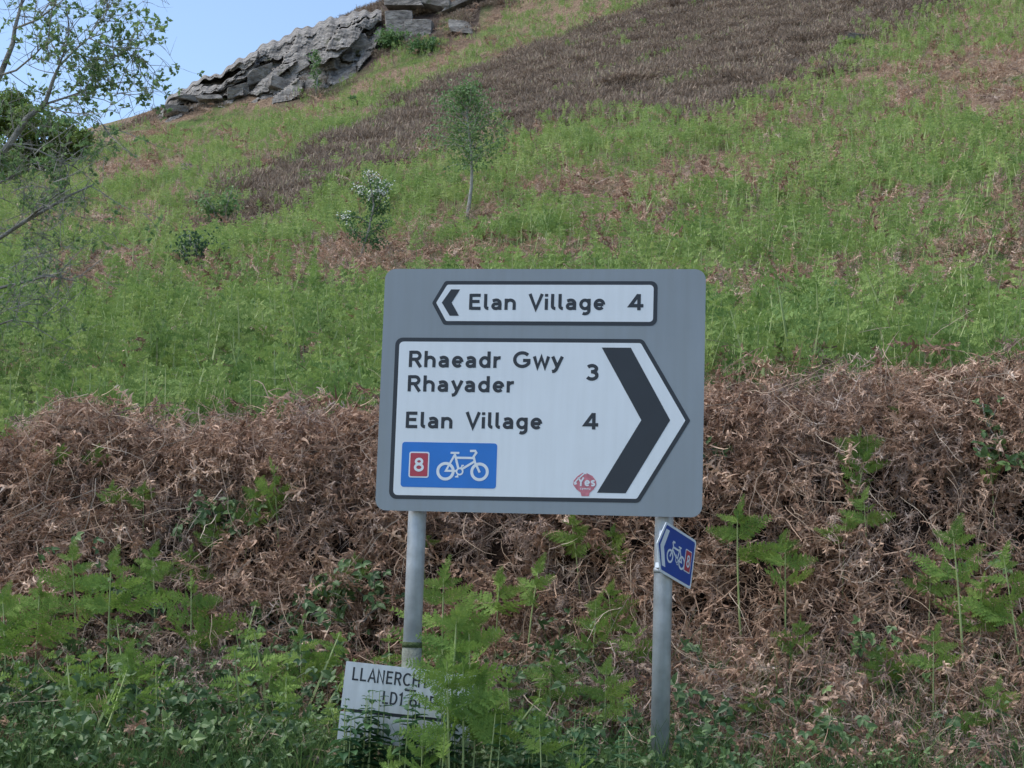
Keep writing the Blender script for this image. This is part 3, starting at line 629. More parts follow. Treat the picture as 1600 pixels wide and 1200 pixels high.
def text_strokes(txt, x, z, xh, sx=1.0, wd=.285, track=.10, fit=None):
    adv = sum(GL[c][1] + track for c in txt) - track
    if fit: sx = fit / (adv * xh)
    out = []
    for gi, c in enumerate(txt):
        for st in GL[c][0]: out.append(([(x + p[0] * xh * sx, z + p[1] * xh) for p in st], wd * xh, gi))
        x += (GL[c][1] + track) * xh * sx
    return out
def round_poly(pts, rad, seg=5):
    out = []; n = len(pts); rad = rad if isinstance(rad, (list, tuple)) else [rad] * n
    for i in range(n):
        p = np.array(pts[i], float); a = unit(np.array(pts[i - 1], float) - p); b = unit(np.array(pts[(i + 1) % n], float) - p)
        if rad[i] <= 0: out.append(tuple(p)); continue
        th = math.acos(np.clip(a @ b, -1, 1)); dd = rad[i] / math.tan(th / 2); c = p + unit(a + b) * rad[i] / math.sin(th / 2)
        s, e = p + a * dd - c, p + b * dd - c; a0 = math.atan2(s[1], s[0]); a1 = math.atan2(e[1], e[0]); da = (a1 - a0 + PI) % (2 * PI) - PI
        for k in range(seg + 1): q = a0 + da * k / seg; out.append((c[0] + rad[i] * math.cos(q), c[1] + rad[i] * math.sin(q)))
    return out
def slab(name, poly, y0, y1, mat, parent):
    """solid plate with outline poly (x,z), front face at y0, back at y1"""
    bm = bmesh.new(); vs = [bm.verts.new((p[0], y1, p[1])) for p in poly]; f = bm.faces.new(vs)
    e = bmesh.ops.extrude_face_region(bm, geom=[f]); bmesh.ops.translate(bm, verts=[q for q in e['geom'] if isinstance(q, bmesh.types.BMVert)], vec=(0, y0 - y1, 0))
    bmesh.ops.recalc_face_normals(bm, faces=bm.faces); me = bpy.data.meshes.new(name); bm.to_mesh(me); bm.free()
    return link(name, me, mat, parent)
def film(name, strokes, y, mat, parent, polys=()): return link(name, union_mesh(name, strokes, y, polys), mat, parent)
def rect(x0, x1, z0, z1): return [(x0, z0), (x1, z0), (x1, z1), (x0, z1)]
def cyl(name, x, y, z0, z1, rad, mat, parent, n=20):
    mb = MB(); mb.tube([(x, y, z0), (x, y, z1)], [rad, rad], n); o = link(name, mb.mesh(name, True), mat, parent)
    for p in o.data.polygons: p.use_smooth = len(p.vertices) == 4
    return o

def bike(ox, oz, k, lw, flip=1):
    """strokes of the cycle symbol; wheels centred at (-.08,0) and (.08,0) before scaling by k"""
    q = lambda *p: [(ox + flip * a * k, oz + b * k) for a, b in p]
    ring = lambda cx, cz, rr: q(*[(cx + rr * math.cos(2 * PI * i / 28), cz + rr * math.sin(2 * PI * i / 28)) for i in range(29)])
    W = lw * k
    return [(ring(-.08, 0, .0365), .0135 * k), (ring(.08, 0, .0365), .0135 * k), (ring(-.0135, 0, .0145), .0075 * k),
            (q((-.059, .086), (-.018, .086)), .0095 * k), (q((-.040, .084), (-.020, .014)), W), (q((-.041, .074), (-.0785, .002), (-.030, .002)), W * .9),
            (q((-.031, .0635), (.050, .0635)), W), (q((-.002, .012), (.056, .048)), W), (q((.032, .096), (.056, .097), (.062, .088), (.050, .070), (.057, .044), (.081, -.003)), W),
            (q((-.009, .016), (-.001, .027)), .006 * k), (q((-.006, .028), (.006, .028)), .006 * k), (q((-.019, -.014), (-.026, -.024)), .006 * k), (q((-.034, -.025), (-.018, -.025)), .006 * k)]

# ---------------------------------------------------------------- the direction sign
YAW = math.radians(8.61)
SC = CAM + np.array([.132, 7.604, 1.04])
POSTY = 0.085
sg = empty('direction_sign', (SC[0], SC[1], SC[2]), -YAW)
tag(sg, 'large grey road direction sign with two white destination panels on two steel posts', 'road sign')
ex = np.array([math.cos(YAW), -math.sin(YAW)]); ey = np.array([math.sin(YAW), math.cos(YAW)])
slab('sign_plate', round_poly(rect(-.756, .75, -.571, .569), .05), 0.0, .004, M['grey'], sg)
for zz in (.33, -.33): slab('mounting_rail', rect(-.70, .70, zz - .02, zz + .02), .004, .042, M['alu'], sg)
for px in (-.573, .576):
    wx = SC[:2] + ex * px + ey * POSTY; gz = float(ground_z(wx[0], wx[1])) - SC[2]
    po = cyl('post', px, POSTY, gz - .3, .52, .0425, M['steel'], sg, 24)
    for zz in (.33, -.33):
        mb = MB(); mb.tube([(px, POSTY, zz - .016), (px, POSTY, zz + .016)], [.046, .046], 20); link('clip', mb.mesh('clip'), M['alu'], po)
    if px < 0: 
        cyl('collar', px, POSTY, -1.195, -1.17, .047, M['moss'], po, 24); cyl('sleeve', px, POSTY, gz - .3, -1.19, .0455, M['stained'], po, 24)
    else: cyl('band', px, POSTY, -.822, -.800, .0445, M['steel'], po, 24)
# small panel pointing one way
b1 = slab('border_panel', round_poly([(-.525, .406), (-.466, .302), (.53, .303), (.53, .512), (-.466, .511)], [.012, .018, .03, .03, .018]), -.0012, .001, M['black'], sg)
p1 = slab('white_panel', round_poly([(-.505, .4065), (-.455, .320), (.512, .321), (.512, .494), (-.455, .493)], [.008, .012, .018, .018, .012]), -.0024, .0, M['white'], sg)
film('chevron', [], -.0034, M['black'], p1, [[(-.436, .4705), (-.478, .4075), (-.438, .345), (-.394, .345), (-.431, .4075), (-.393, .4705)]])
film('lettering', text_strokes('Elan', -.348, .374, .053, fit=.228), -.0034, M['black'], p1); film('lettering', text_strokes('Village', -.068, .375, .053, fit=.362), -.0034, M['black'], p1)
film('numeral', text_strokes('4', .398, .375, .0535, 1.28, .30), -.0034, M['black'], p1)
# large panel pointing the other way
b2 = slab('border_panel', round_poly([(-.693, .240), (-.693, -.517), (.466, -.511), (.690, -.1325), (.468, .241)], [.035, .035, .03, .01, .03]), -.0012, .001, M['black'], sg)
p2 = slab('white_panel', round_poly([(-.673, .221), (-.673, -.499), (.455, -.493), (.668, -.1325), (.458, .222)], [.02, .02, .014, .006, .014]), -.0024, .0, M['white'], sg)
film('chevron', [], -.0034, M['black'], p2, [[(.279, .200), (.468, -.134), (.274, -.469), (.404, -.469), (.599, -.132), (.413, .200)]])
film('lettering', text_strokes('Rhaeadr', -.624, .100, .0545, fit=.438), -.0034, M['black'], p2); film('lettering', text_strokes('Gwy', -.132, .1015, .0545, fit=.236), -.0034, M['black'], p2)
film('lettering', text_strokes('Rhayader', -.625, -.0145, .0535, fit=.505), -.0034, M['black'], p2)
film('lettering', text_strokes('Elan', -.627, -.186, .0535, fit=.228), -.0034, M['black'], p2); film('lettering', text_strokes('Village', -.345, -.1835, .0535, fit=.362), -.0034, M['black'], p2)
film('numeral', text_strokes('3', .207, .046, .0535, 1.3, .30), -.0034, M['black'], p2)
film('numeral', text_strokes('4', .203, -.180, .0535, 1.28, .30), -.0034, M['black'], p2)
bp_ = slab('cycle_route_patch', round_poly(rect(-.6395, -.1925, -.4605, -.2515), .014), -.0034, 0, M['blue'], p2)
tag(bp_, 'blue cycle route patch with red number eight')
rim = slab('number_patch_rim', round_poly(rect(-.6035, -.5085, -.4165, -.2965), .010), -.0042, 0, M['white'], p2)
slab('number_patch', round_poly(rect(-.5975, -.5145, -.4105, -.3025), .006), -.0050, 0, M['red'], p2)
film('numeral', text_strokes('8', -.580, -.389, .0455, 1.15, .25), -.0058, M['white'], p2)
film('bicycle_symbol', bike(-.3505, -.3845, .995, .0105), -.0044, M['white'], p2)
st = slab('sticker', round_poly([(.164, -.436), (.166, -.416), (.182, -.396), (.205, -.380), (.224, -.380), (.252, -.394), (.268, -.416), (.270, -.434), (.258, -.454), (.240, -.470), (.237, -.486), (.203, -.486), (.199, -.470), (.180, -.456)], .004, 3), -.0036, 0, M['pink'], sg)
tag(st, 'faded red and white sticker reading Yes')
film('sticker_print', text_strokes('Yes', .184, -.4405, .028, fit=.080, wd=.27), -.0044, M['white'], st); film('sticker_print', text_strokes('cymru', .196, -.456, .007, fit=.048, wd=.3), -.0044, M['white'], st)
film('sticker_edge', [([(.170, -.426), (.186, -.408), (.214, -.382), (.224, -.383)], .006), ([(.172, -.424), (.176, -.434)], .012)], -.0044, M['white'], st)

# ---------------------------------------------------------------- blue cycle finger sign on the other post
ya = math.radians(57); tl = math.radians(13)
pw = SC[:2] + ex * .576 + ey * POSTY                                     # the post's axis
best = min(np.arange(7.2, 7.7, .002), key=lambda dd: abs((at(1026.8, 848, dd)[0] - pw[0]) * math.sin(ya) - (at(1026.8, 848, dd)[1] - pw[1]) * math.cos(ya) - .056))
tip = at(1026.8, 848, best)
dh = Vector((math.cos(ya), math.sin(ya), 0)); Xv = (dh * math.cos(tl) - Vector((0, 0, 1)) * math.sin(tl)).normalized(); Zv = (dh * math.sin(tl) + Vector((0, 0, 1)) * math.cos(tl)).normalized(); Yv = Zv.cross(Xv)
fs = empty('cycle_route_sign'); fs.matrix_world = Matrix(((Xv.x, Yv.x, Zv.x, tip[0]), (Xv.y, Yv.y, Zv.y, tip[1]), (Xv.z, Yv.z, Zv.z, tip[2]), (0, 0, 0, 1)))
tag(fs, 'small blue arrow-ended cycle route sign clamped to the steel post', 'cycle sign')
LN, HT = .372, .116
out = [(0, 0), (.062, -HT), (LN, -HT), (LN, HT), (.062, HT)]
slab('plate', round_poly(out, [.008, .012, .016, .016, .012]), 0, .004, M['white'], fs)
slab('blue_face', round_poly([(.014, 0), (.070, -HT + .012), (LN - .012, -HT + .012), (LN - .012, HT - .012), (.070, HT - .012)], [.004, .006, .010, .010, .006]), -.001, .001, M['dblue'], fs)
film('chevron', [], -.002, M['white'], fs, [[(.028, 0), (.066, -.085), (.100, -.085), (.064, 0), (.100, .085), (.066, .085)]])
film('bicycle_symbol', bike(.190, -.024, .74, .0125, -1), -.002, M['white'], fs)
slab('number_patch_rim', round_poly(rect(.276, .340, -.052, .052), .007), -.002, 0, M['white'], fs)
slab('number_patch', round_poly(rect(.281, .335, -.047, .047), .004), -.003, 0, M['red'], fs)
film('numeral', text_strokes('8', .292, -.030, .042, 0.85, .22), -.004, M['white'], fs)
for zz in (.075, -.075): slab('clamp', rect(.10, .20, zz - .012, zz + .012), .004, .05, M['alu'], fs)

# ---------------------------------------------------------------- white house-name plate low in the greenery
tlp, trp = at(541, 1033, 7.34), at(744, 1055, 7.34)
hv = Vector(trp - tlp); hw = hv.length; Xv = hv.normalized(); Zv = Vector((0, 0, 1)); Zv = (Zv - Xv * Zv.dot(Xv)).normalized(); Yv = Zv.cross(Xv)
hp = empty('house_name_sign'); hp.matrix_world = Matrix(((Xv.x, Yv.x, Zv.x, tlp[0]), (Xv.y, Yv.y, Zv.y, tlp[1]), (Xv.z, Yv.z, Zv.z, tlp[2]), (0, 0, 0, 1)))
tag(hp, 'white house name plate with black capitals half hidden by nettles and ferns', 'name plate')
slab('plate', round_poly(rect(0, hw, -.200, 0), .003, 2), 0, .006, M['dirtywhite'], hp)
slab('lower_plate', round_poly(rect(0, hw, -.335, -.215), .003, 2), 0, .006, M['dirtywhite'], hp)
slab('dark_strip', rect(.06, hw - .02, -.222, -.196), .006, .010, M['black'], hp)
film('lettering', text_strokes('LLANERCH', .034, -.079, .0405, fit=.300, wd=.19), -.001, M['black'], hp); film('lettering', text_strokes('I', .347, -.079, .0405, .8, .19), -.001, M['black'], hp); film('lettering', text_strokes('N', .528, -.079, .0405, .7, .19), -.001, M['black'], hp)
film('lettering', text_strokes('LD1', .176, -.165, .0395, fit=.094, wd=.19), -.001, M['black'], hp); film('lettering', text_strokes('6NP', .292, -.165, .0395, fit=.125, wd=.19), -.001, M['black'], hp)
film('dash', [([(.268, -.0955), (.317, -.0955)], .009)], -.001, M['black'], hp)
for px in (.06, hw - .06): slab('stake', rect(px - .02, px + .02, -.72, -.02), .012, .04, M['moss'], hp)

# ---------------------------------------------------------------- single bracken plants on the bank
def leaf_mesh(r, npair):
    """one side branch of a frond: midrib, paired leaflets, each leaflet cut into small lobes"""
    mb = MB(); X, Z = np.array([1.0, 0, 0]), np.array([0, 0, 1.0]); Yv_ = np.array([0, 1.0, 0]); t = r.uniform(.35, .65)
    mb.ribbon([X * s for s in (0, .25, .5, .75, 1.0)], Z, .016, .003, .95)
    for k in range(npair):
        s = .05 + .92 * k / npair; ll = .34 * (1 - s) ** .8 * (.65 + .35 * min(1, s * 5)) + .025
        for q in (-1, 1):
            d = unit(Z * q * .9 + X * .5 + Yv_ * r.normal(0, .22)); e = unit(X - d * (X @ d)); tt = np.clip(t + r.normal(0, .12), 0, 1); nl = max(3, int(ll * 20)); l_ = ll * r.uniform(.85, 1.1)
            mb.blade2(X * s, d, e, l_, l_ * .10, tt)
            for j in range(nl):
                f = (j + .4) / nl; lb = l_ * .26 * (1 - f) ** .7 + .006
                for q2 in (-1, 1): mb.blade2(X * s + d * l_ * f, unit(e * q2 + d * .55 + Yv_ * r.normal(0, .25)), d, lb * 1.15, l_ * .95 / nl + .006, np.clip(tt + r.normal(0, .08), 0, 1))
    v = np.array(mb.v); u_ = v[:, 0]; v[:, 1] += -.06 * np.sin(u_ * 2) ; v[:, 2] += -.15 * u_ ** 2; mb.v = [tuple(p) for p in v]
    me = mb.mesh('bracken_leaf'); me.materials.append(M['fern']); return me
_r = np.random.default_rng(77)
LEAF = [leaf_mesh(_r, 12) for k in range(6)]
def stem_mesh(r):
    mb = MB(); b = r.normal(0, .035, 2); mb.tube([(b[0] * s * s, b[1] * s * s - .0 * s, s) for s in (-.25, 0, .3, .6, .85, 1.0)], [.011, .010, .008, .0065, .005, .002], 5, r.uniform(.3, .9), 0, False)
    me = mb.mesh('bracken_stem', True); me.materials.append(M['stem']); return me, b
STEM = [stem_mesh(_r) for k in range(5)]
def bracken(X, Yb, hpx, r, label, group, spread=1.0, fwd=.12, d=None):
    if d is None: p = hit(X, Yb).copy(); p[1] -= fwd * .7; p[2] = float(ground_z(p[0], p[1])) if p[1] < YB else p[2]; h = hpx * p[1] / F
    else: q_ = at(X, Yb - hpx, d); p = np.array([q_[0], d, float(ground_z(q_[0], d))]); h = q_[2] - p[2]      # plant standing on the verge
    t = empty('bracken_plant', p, r.normal(0, .5)); t.rotation_euler[0] = r.normal(0.03, .06); t.rotation_euler[1] = r.normal(0, .07); tag(t, label, 'fern', group)
    sm, b = STEM[r.integers(5)]; o = link('stem', sm, None, t); o.scale = (h, h, h)
    for s, L in ((.50, .50), (.68, .42), (.82, .28), (.92, .16)):
        if s < .6 and r.random() < .35: continue
        for q in (-1, 1):
            if r.random() < .06: continue
            l = link('leaf', LEAF[r.integers(6)], None, t); k = h * L * spread * r.uniform(.8, 1.15)
            l.location = (b[0] * s * s * h, b[1] * s * s * h, s * h); l.scale = (k, k, k)
            l.rotation_euler = Euler((r.normal(.45, .3), -r.uniform(.3, .8), (0 if q > 0 else PI) + r.normal(0, .35)))
    l = link('leaf', LEAF[r.integers(6)], None, t); k = h * .2; l.scale = (k, k, k); l.location = (b[0] * .9 * h, b[1] * .9 * h, .93 * h); l.rotation_euler = (r.normal(0, .5), -1.35, r.normal(0, .6))
_r = np.random.default_rng(99)
FL = [(190, 850, 90), (230, 830, 70), (385, 880, 125), (440, 880, 150), (330, 900, 90), (95, 760, 60), (60, 740, 45), (150, 760, 60), (130, 1050, 190), (175, 1110, 230), (60, 1090, 170), (250, 1010, 150), (300, 1100, 190), (215, 1170, 160), (20, 1120, 190), (415, 1170, 130), (480, 1130, 140), (555, 950, 80), (380, 1190, 90), (120, 1190, 120), (520, 1010, 120), (290, 960, 100)]
FC = [(695, 1150, 250), (735, 1140, 190), (820, 1075, 190), (772, 1070, 170), (920, 1080, 140), (905, 930, 120), (960, 940, 110), (690, 1200, 130), (860, 1150, 120), (955, 1050, 130), (870, 1230, 90), (760, 1220, 110), (945, 1180, 160), (1000, 1090, 110), (665, 900, 70), (620, 1195, 90), (800, 1200, 140), (570, 1210, 110)]
FR = [(1155, 1030, 230), (1212, 960, 120), (1222, 1040, 190), (1325, 850, 140), (1340, 790, 110), (1310, 920, 110), (1350, 905, 130), (1497, 1070, 240), (1440, 1000, 110), (1235, 1080, 110), (1588, 1080, 210), (1545, 830, 110), (1450, 1150, 160), (1425, 1200, 90), (1110, 1210, 60), (1240, 1210, 60), (1380, 1120, 110), (1525, 1060, 150), (1130, 880, 60), (1290, 1180, 80), (1570, 1200, 130), (1180, 1170, 90), (1410, 960, 60), (1395, 690, 60), (1500, 1200, 110)]
for lst, lab, gr in ((FL, 'green young bracken plant rising from the bank beside the name plate', 'bracken on the bank beside the name plate'), (FC, 'green young bracken plant growing between the two sign posts', 'bracken between the sign posts'), (FR, 'green young bracken plant rising from the bank past the small blue cycle sign', 'bracken on the bank past the cycle sign')):
    for X, Yb, hp_ in lst: bracken(X, Yb, hp_, _r, lab.replace('green young', 'tall green' if hp_ >= 150 else 'knee-high green' if hp_ >= 100 else 'short green'), gr, _r.uniform(.8, 1.15), _r.uniform(.08, .2))

for X, Yt, d_ in ((700, 955, 7.15), (712, 1030, 7.12), (730, 1030, 7.12), (745, 1065, 7.18), (690, 1128, 7.0), (662, 1155, 6.98), (610, 1178, 6.95), (760, 1100, 7.1), (850, 1120, 7.1), (900, 1165, 7.0)):
    bracken(X, Yt, 0, _r, 'bracken plant standing on the verge in front of the name plate', 'bracken in front of the name plate', _r.uniform(.7, .95), 0, d_)

# brambles one can tell apart
def bramble_bush(X, Yb, hpx, r, label, group, mat='bramble'):
    p = hit(X, Yb); h = hpx * p[1] / F
    t = empty('bramble_bush', (p[0], p[1] - .12, p[2])); tag(t, label, 'bramble', group)
    mb, canes = bramble_foliage(r, h * .85, int(18 + h * 70), .045)
    link('foliage', mb.mesh('foliage'), M[mat], t)['kind'] = 'stuff'
    for c in canes:
        m2 = MB(); m2.tube(c, [.005 - .003 * i / len(c) for i in range(len(c))], 4, .3, 0, False); link('cane', m2.mesh('cane'), M['bark'], t)
for X, Yb, h in ((440, 960, 110), (500, 920, 100), (545, 990, 120), (575, 925, 90), (330, 810, 60), (360, 790, 60), (470, 1050, 120), (340, 1150, 130), (60, 1000, 90), (230, 930, 90), (410, 1010, 100)):
    bramble_bush(X, Yb, h, _r, 'dark leafy bramble on the bank on the name plate side', 'brambles on the name plate side')
for X, Yb, h in ((1580, 720, 110), (1545, 700, 80), (1600, 780, 120), (1590, 850, 90), (1130, 705, 60), (1350, 1035, 90), (1100, 1080, 110), (1080, 1160, 120), (1500, 1150, 100)):
    bramble_bush(X, Yb, h, _r, 'dark leafy bramble on the bank past the blue cycle sign', 'brambles past the cycle sign')

# nettles in front of the name plate
def nettle(X, Yb, hpx, r, d):
    p = at(X, Yb, d); h = hpx * d / F
    gz = float(ground_z(p[0], p[1])); hh = h + p[2] - gz
    t = empty('nettle', (p[0], p[1], gz), r.uniform(0, 6)); tag(t, 'leafy nettle stem growing in front of the house name plate and posts', 'nettle', 'nettles at the foot of the sign')
    m1 = MB(); m1.tube([(0, 0, -.05), (.01, 0, hh * .5), (.015, .01, hh)], [.004, .003, .0015], 4, .5, 0, False); link('stem', m1.mesh('stem'), M['stem'], t)
    k = 0; z = hh
    while z > hh * .25:
        f = min(1, .35 + (hh - z) * 5); a0 = k * PI / 2
        for q in (0, PI):
            a = a0 + q + r.normal(0, .2); d_ = np.array([math.cos(a), math.sin(a), r.normal(.1, .2)])
            mb = MB(); mb.oval(np.zeros(3), d_, np.array([0, 0, 1.0]), .075 * f * r.uniform(.8, 1.2), .045 * f, r.random()); o = link('leaf', mb.mesh('leaf'), M['nettle'], t); o.location = (.012 * z / hh, .005 * z / hh, z)
        z -= .035 + .02 * f; k += 1
for k in range(40):
    nettle(_r.uniform(535, 730) if k < 26 else _r.uniform(760, 1010), 1200, _r.uniform(55, 125) if k < 26 else _r.uniform(20, 90), _r, _r.uniform(7.08, 7.28))

# a few white flower heads in the verge grass
for X, Y in ((1332, 1196), (1348, 1192), (1353, 1199)):
    p = at(X, Y, 7.5); gz = float(ground_z(p[0], p[1])); t = empty('white_flower', (p[0], p[1], gz)); tag(t, 'tiny white flower head on a thin stem in the verge grass', 'flower', 'white flowers in the verge')
    m1 = MB(); m1.tube([(0, 0, -.03), (0, 0, p[2] - gz)], [.0025, .002], 4, .5, 0, False); link('stem', m1.mesh('stem'), M['stem'], t)
    m1 = MB()
    for k in range(9): m1.leaf(np.array([0, 0, p[2] - gz]), np.array([math.cos(k * .7), math.sin(k * .7), .35]), np.array([0, 0, 1.0]), .013, .008, .5)
    link('flower_head', m1.mesh('flower_head'), M['blossom'], t)

# ---------------------------------------------------------------- crag and boulders
def hull_rock(r, sx, sy, sz):
    """an angular block: a skewed box with its corners broken off"""
    bm = bmesh.new(); sk = r.normal(0, .16, (2, 2))
    for cx in (-1, 1):
        for cy in (-1, 1):
            for cz in (-1, 1):
                b = np.array([cx, cy, cz]) * r.uniform(.80, 1.0, 3)
                pts = [b] if r.random() < .45 else [b - np.array(q) * (cx, cy, cz) * r.uniform(.15, .55) for q in ((1, 0, 0), (0, 1, 0), (0, 0, 1))]
                for p in pts: bm.verts.new(((p[0] + sk[0, 0] * p[2]) * sx, (p[1] + sk[0, 1] * p[2]) * sy, (p[2] + sk[1, 0] * p[0]) * sz))
    res = bmesh.ops.convex_hull(bm, input=bm.verts)
    junk = [e for e in res.get('geom_interior', []) + res.get('geom_unused', []) if isinstance(e, bmesh.types.BMVert)]
    if junk: bmesh.ops.delete(bm, geom=list(set(junk)), context='VERTS')
    bmesh.ops.dissolve_limit(bm, angle_limit=.12, verts=bm.verts, edges=bm.edges)
    bmesh.ops.bevel(bm, geom=list(bm.edges), offset=min(sx, sy, sz) * .05, segments=1, affect='EDGES', profile=.5)
    me = bpy.data.meshes.new('rock'); bm.to_mesh(me); bm.free(); me.materials.append(M['rock']); return me
_r = np.random.default_rng(3)
RK = [hull_rock(_r, 1.0, .8, .55) for k in range(8)] + [hull_rock(_r, 1.4, .9, .22) for k in range(6)]
c0 = hit(450, 150); cg = empty('rock_crag', c0); tag(cg, 'broken grey rock crag on the skyline of the hill', 'rock crag')
def rock(parent, X, Y, d, wpx, hpx, kind, tilt, r):
    k = r.integers(0, 8) if kind == 0 else r.integers(8, 14)
    p = at(X, Y, d); s = d / F; o = link('rock', RK[k], None, parent)
    bx, bz = (1.0, .55) if kind == 0 else (1.4, .22)
    o.scale = (wpx * s / 2 / bx, max(wpx, hpx) * s / 2 * r.uniform(.6, .9), hpx * s / 2 / bz)
    o.location = (p[0] - parent.location[0], p[1] - parent.location[1], p[2] - parent.location[2]); o.rotation_euler = (r.normal(0, .15), tilt, r.normal(0, .3) + (PI if r.random() < .5 else 0))
    return o
top = np.array([(245, 182), (262, 154), (300, 128), (345, 112), (400, 76), (470, 44), (540, 22), (592, 14)], float); bot = np.array([(245, 195), (300, 172), (340, 162), (400, 158), (470, 148), (510, 150), (550, 130), (592, 92)], float)
def crag_face():
    """the continuous face: stepped facets along dipping joints"""
    r = np.random.default_rng(41); Xs = np.arange(244, 597, 2.0); nf = 58
    sX = np.concatenate([r.uniform(235, 370, 26), r.uniform(350, 605, 24)]); ns = len(sX); sF = r.uniform(-.1, 1.1, ns); off = r.normal(0, .8, ns); gx_ = r.normal(0, .22, ns); gf = r.normal(0, 1.4, ns)
    tX, tF, toff = r.uniform(235, 605, 300), r.uniform(-.1, 1.1, 300), r.normal(0, .10, 300)
    V = np.zeros((len(Xs), nf, 3))
    for i, X in enumerate(Xs):
        a_, b_ = np.interp(X, top[:, 0], top[:, 1]) + 2 * math.sin(X * .35) + 2.5 * math.sin(X * .13 + 1), np.interp(X, bot[:, 0], bot[:, 1]) + 10
        db = hit(X, b_ - 4, 70)[1] + .2; dt = max(97.0, db + 2.5)
        wide = np.interp(X, [250, 345, 400, 480, 500, 590], [46, 40, 24, 24, 30, 30]); fr = np.linspace(0, 1, nf)
        hgt = max(b_ - a_, 12)
        dx = (X + .4 * fr * hgt + 3 * np.sin(fr * 17 + X * .1) - sX[:, None] - .4 * sF[:, None] * hgt) / wide; df = (fr[None] - sF[:, None]) * hgt / np.interp(X, [250, 345, 400, 480, 500, 590], [5, 7, 17, 18, 26, 26])
        D = np.maximum(np.abs(dx), np.abs(df)) + .15 * (np.abs(dx) + np.abs(df)); j = D.argmin(0); ar = np.arange(nf)
        o_ = off[j] + gx_[j] * dx[j, ar] + gf[j] * .12 * df[j, ar] + .05 * np.sin(X * 1.3 + fr * 90) * np.sin(fr * 140 - X * .7)
        D2 = np.maximum(np.abs(X + .4 * fr * hgt - tX[:, None] - .4 * tF[:, None] * hgt) / (wide * .6), np.abs(fr[None] - tF[:, None]) * hgt / 7); o_ = o_ + toff[D2.argmin(0)]
        o_ = np.where(np.sort(D, 0)[1] - np.sort(D, 0)[0] < .06, o_ + .4, o_)
        for f_ in range(nf):
            dd = dt + (db - dt) * fr[f_] + o_[f_] * (1 - .6 * fr[f_]) + (3.0 * (1 - fr[f_] / .08) if fr[f_] < .08 else 0)
            V[i, f_] = at(X, a_ + hgt * fr[f_], dd) - c0
    me = bpy.data.meshes.new('rock_face'); q = np.arange(len(Xs) * nf).reshape(len(Xs), nf)
    me.from_pydata(V.reshape(-1, 3).tolist(), [], np.stack([q[:-1, :-1], q[:-1, 1:], q[1:, 1:], q[1:, :-1]], -1).reshape(-1, 4).tolist()); link('rock_face', me, M['rock'], cg)
crag_face()
for X, f, wd, hg, kd in ((275, .7, 44, 9, 1), (300, .5, 52, 10, 1), (330, .75, 46, 10, 1), (372, .7, 40, 20, 0), (405, .5, 44, 24, 0), (438, .75, 40, 22, 0), (470, .55, 36, 26, 0), (512, .55, 46, 40, 0), (556, .5, 50, 40, 0)):      # blocks standing proud of the face
    a_, b_ = np.interp(X, top[:, 0], top[:, 1]), np.interp(X, bot[:, 0], bot[:, 1]); db = hit(X, b_ + 6, 70)[1]; dt = max(97.0, db + 2.5)
    rock(cg, X, a_ + (b_ - a_) * f + 4, dt + (db - dt) * f + hg * .01, wd, hg, kd, .05 + _r.normal(0, .08) if X < 345 else -.25 + _r.normal(0, .1), _r)
def boulder(X, Y, wpx, hpx, label, n=1, kind=0):
    p = hit(X, Y + hpx * .3); t = empty('boulder', p); tag(t, label, 'boulder')
    for k in range(n):
        q = rock(t, X + (k - (n - 1) / 2) * wpx * .45, Y + (k % 2) * hpx * .2, p[1] - .4 * k, wpx * (1 if n == 1 else .7), hpx * (1 - .2 * k), kind, _r.normal(-.2, .1) * (1 - kind), _r)
boulder(640, 40, 70, 50, 'grey boulder in two pieces set in the grass above the crag', n=2)
boulder(720, 44, 40, 24, 'low grey boulder beside the larger split boulder above the crag')
boulder(680, 8, 100, 18, 'long low rock ledge in the heather at the top of the hill', n=3)
boulder(1340, 62, 46, 13, 'flat pale boulder at the upper edge of the heather band', 1, 1)
boulder(1245, 101, 20, 9, 'small pale stone on the lower edge of the heather band')
boulder(888, 86, 16, 9, 'small pale stone in the middle of the heather')
boulder(295, 262, 24, 14, 'pale stone beside the patch of bare earth below the crag')

# ---------------------------------------------------------------- trees
def tree_parts(t, bark, leafmat, wood, leaves, extra=None):
    link('trunk', wood.mesh('trunk', True), bark, t)
    if leaves.v: link('crown', leaves.mesh('crown'), leafmat, t)['kind'] = 'stuff'
    if extra is not None: link('blossom', extra.mesh('blossom'), M['blossom'], t)['kind'] = 'stuff'

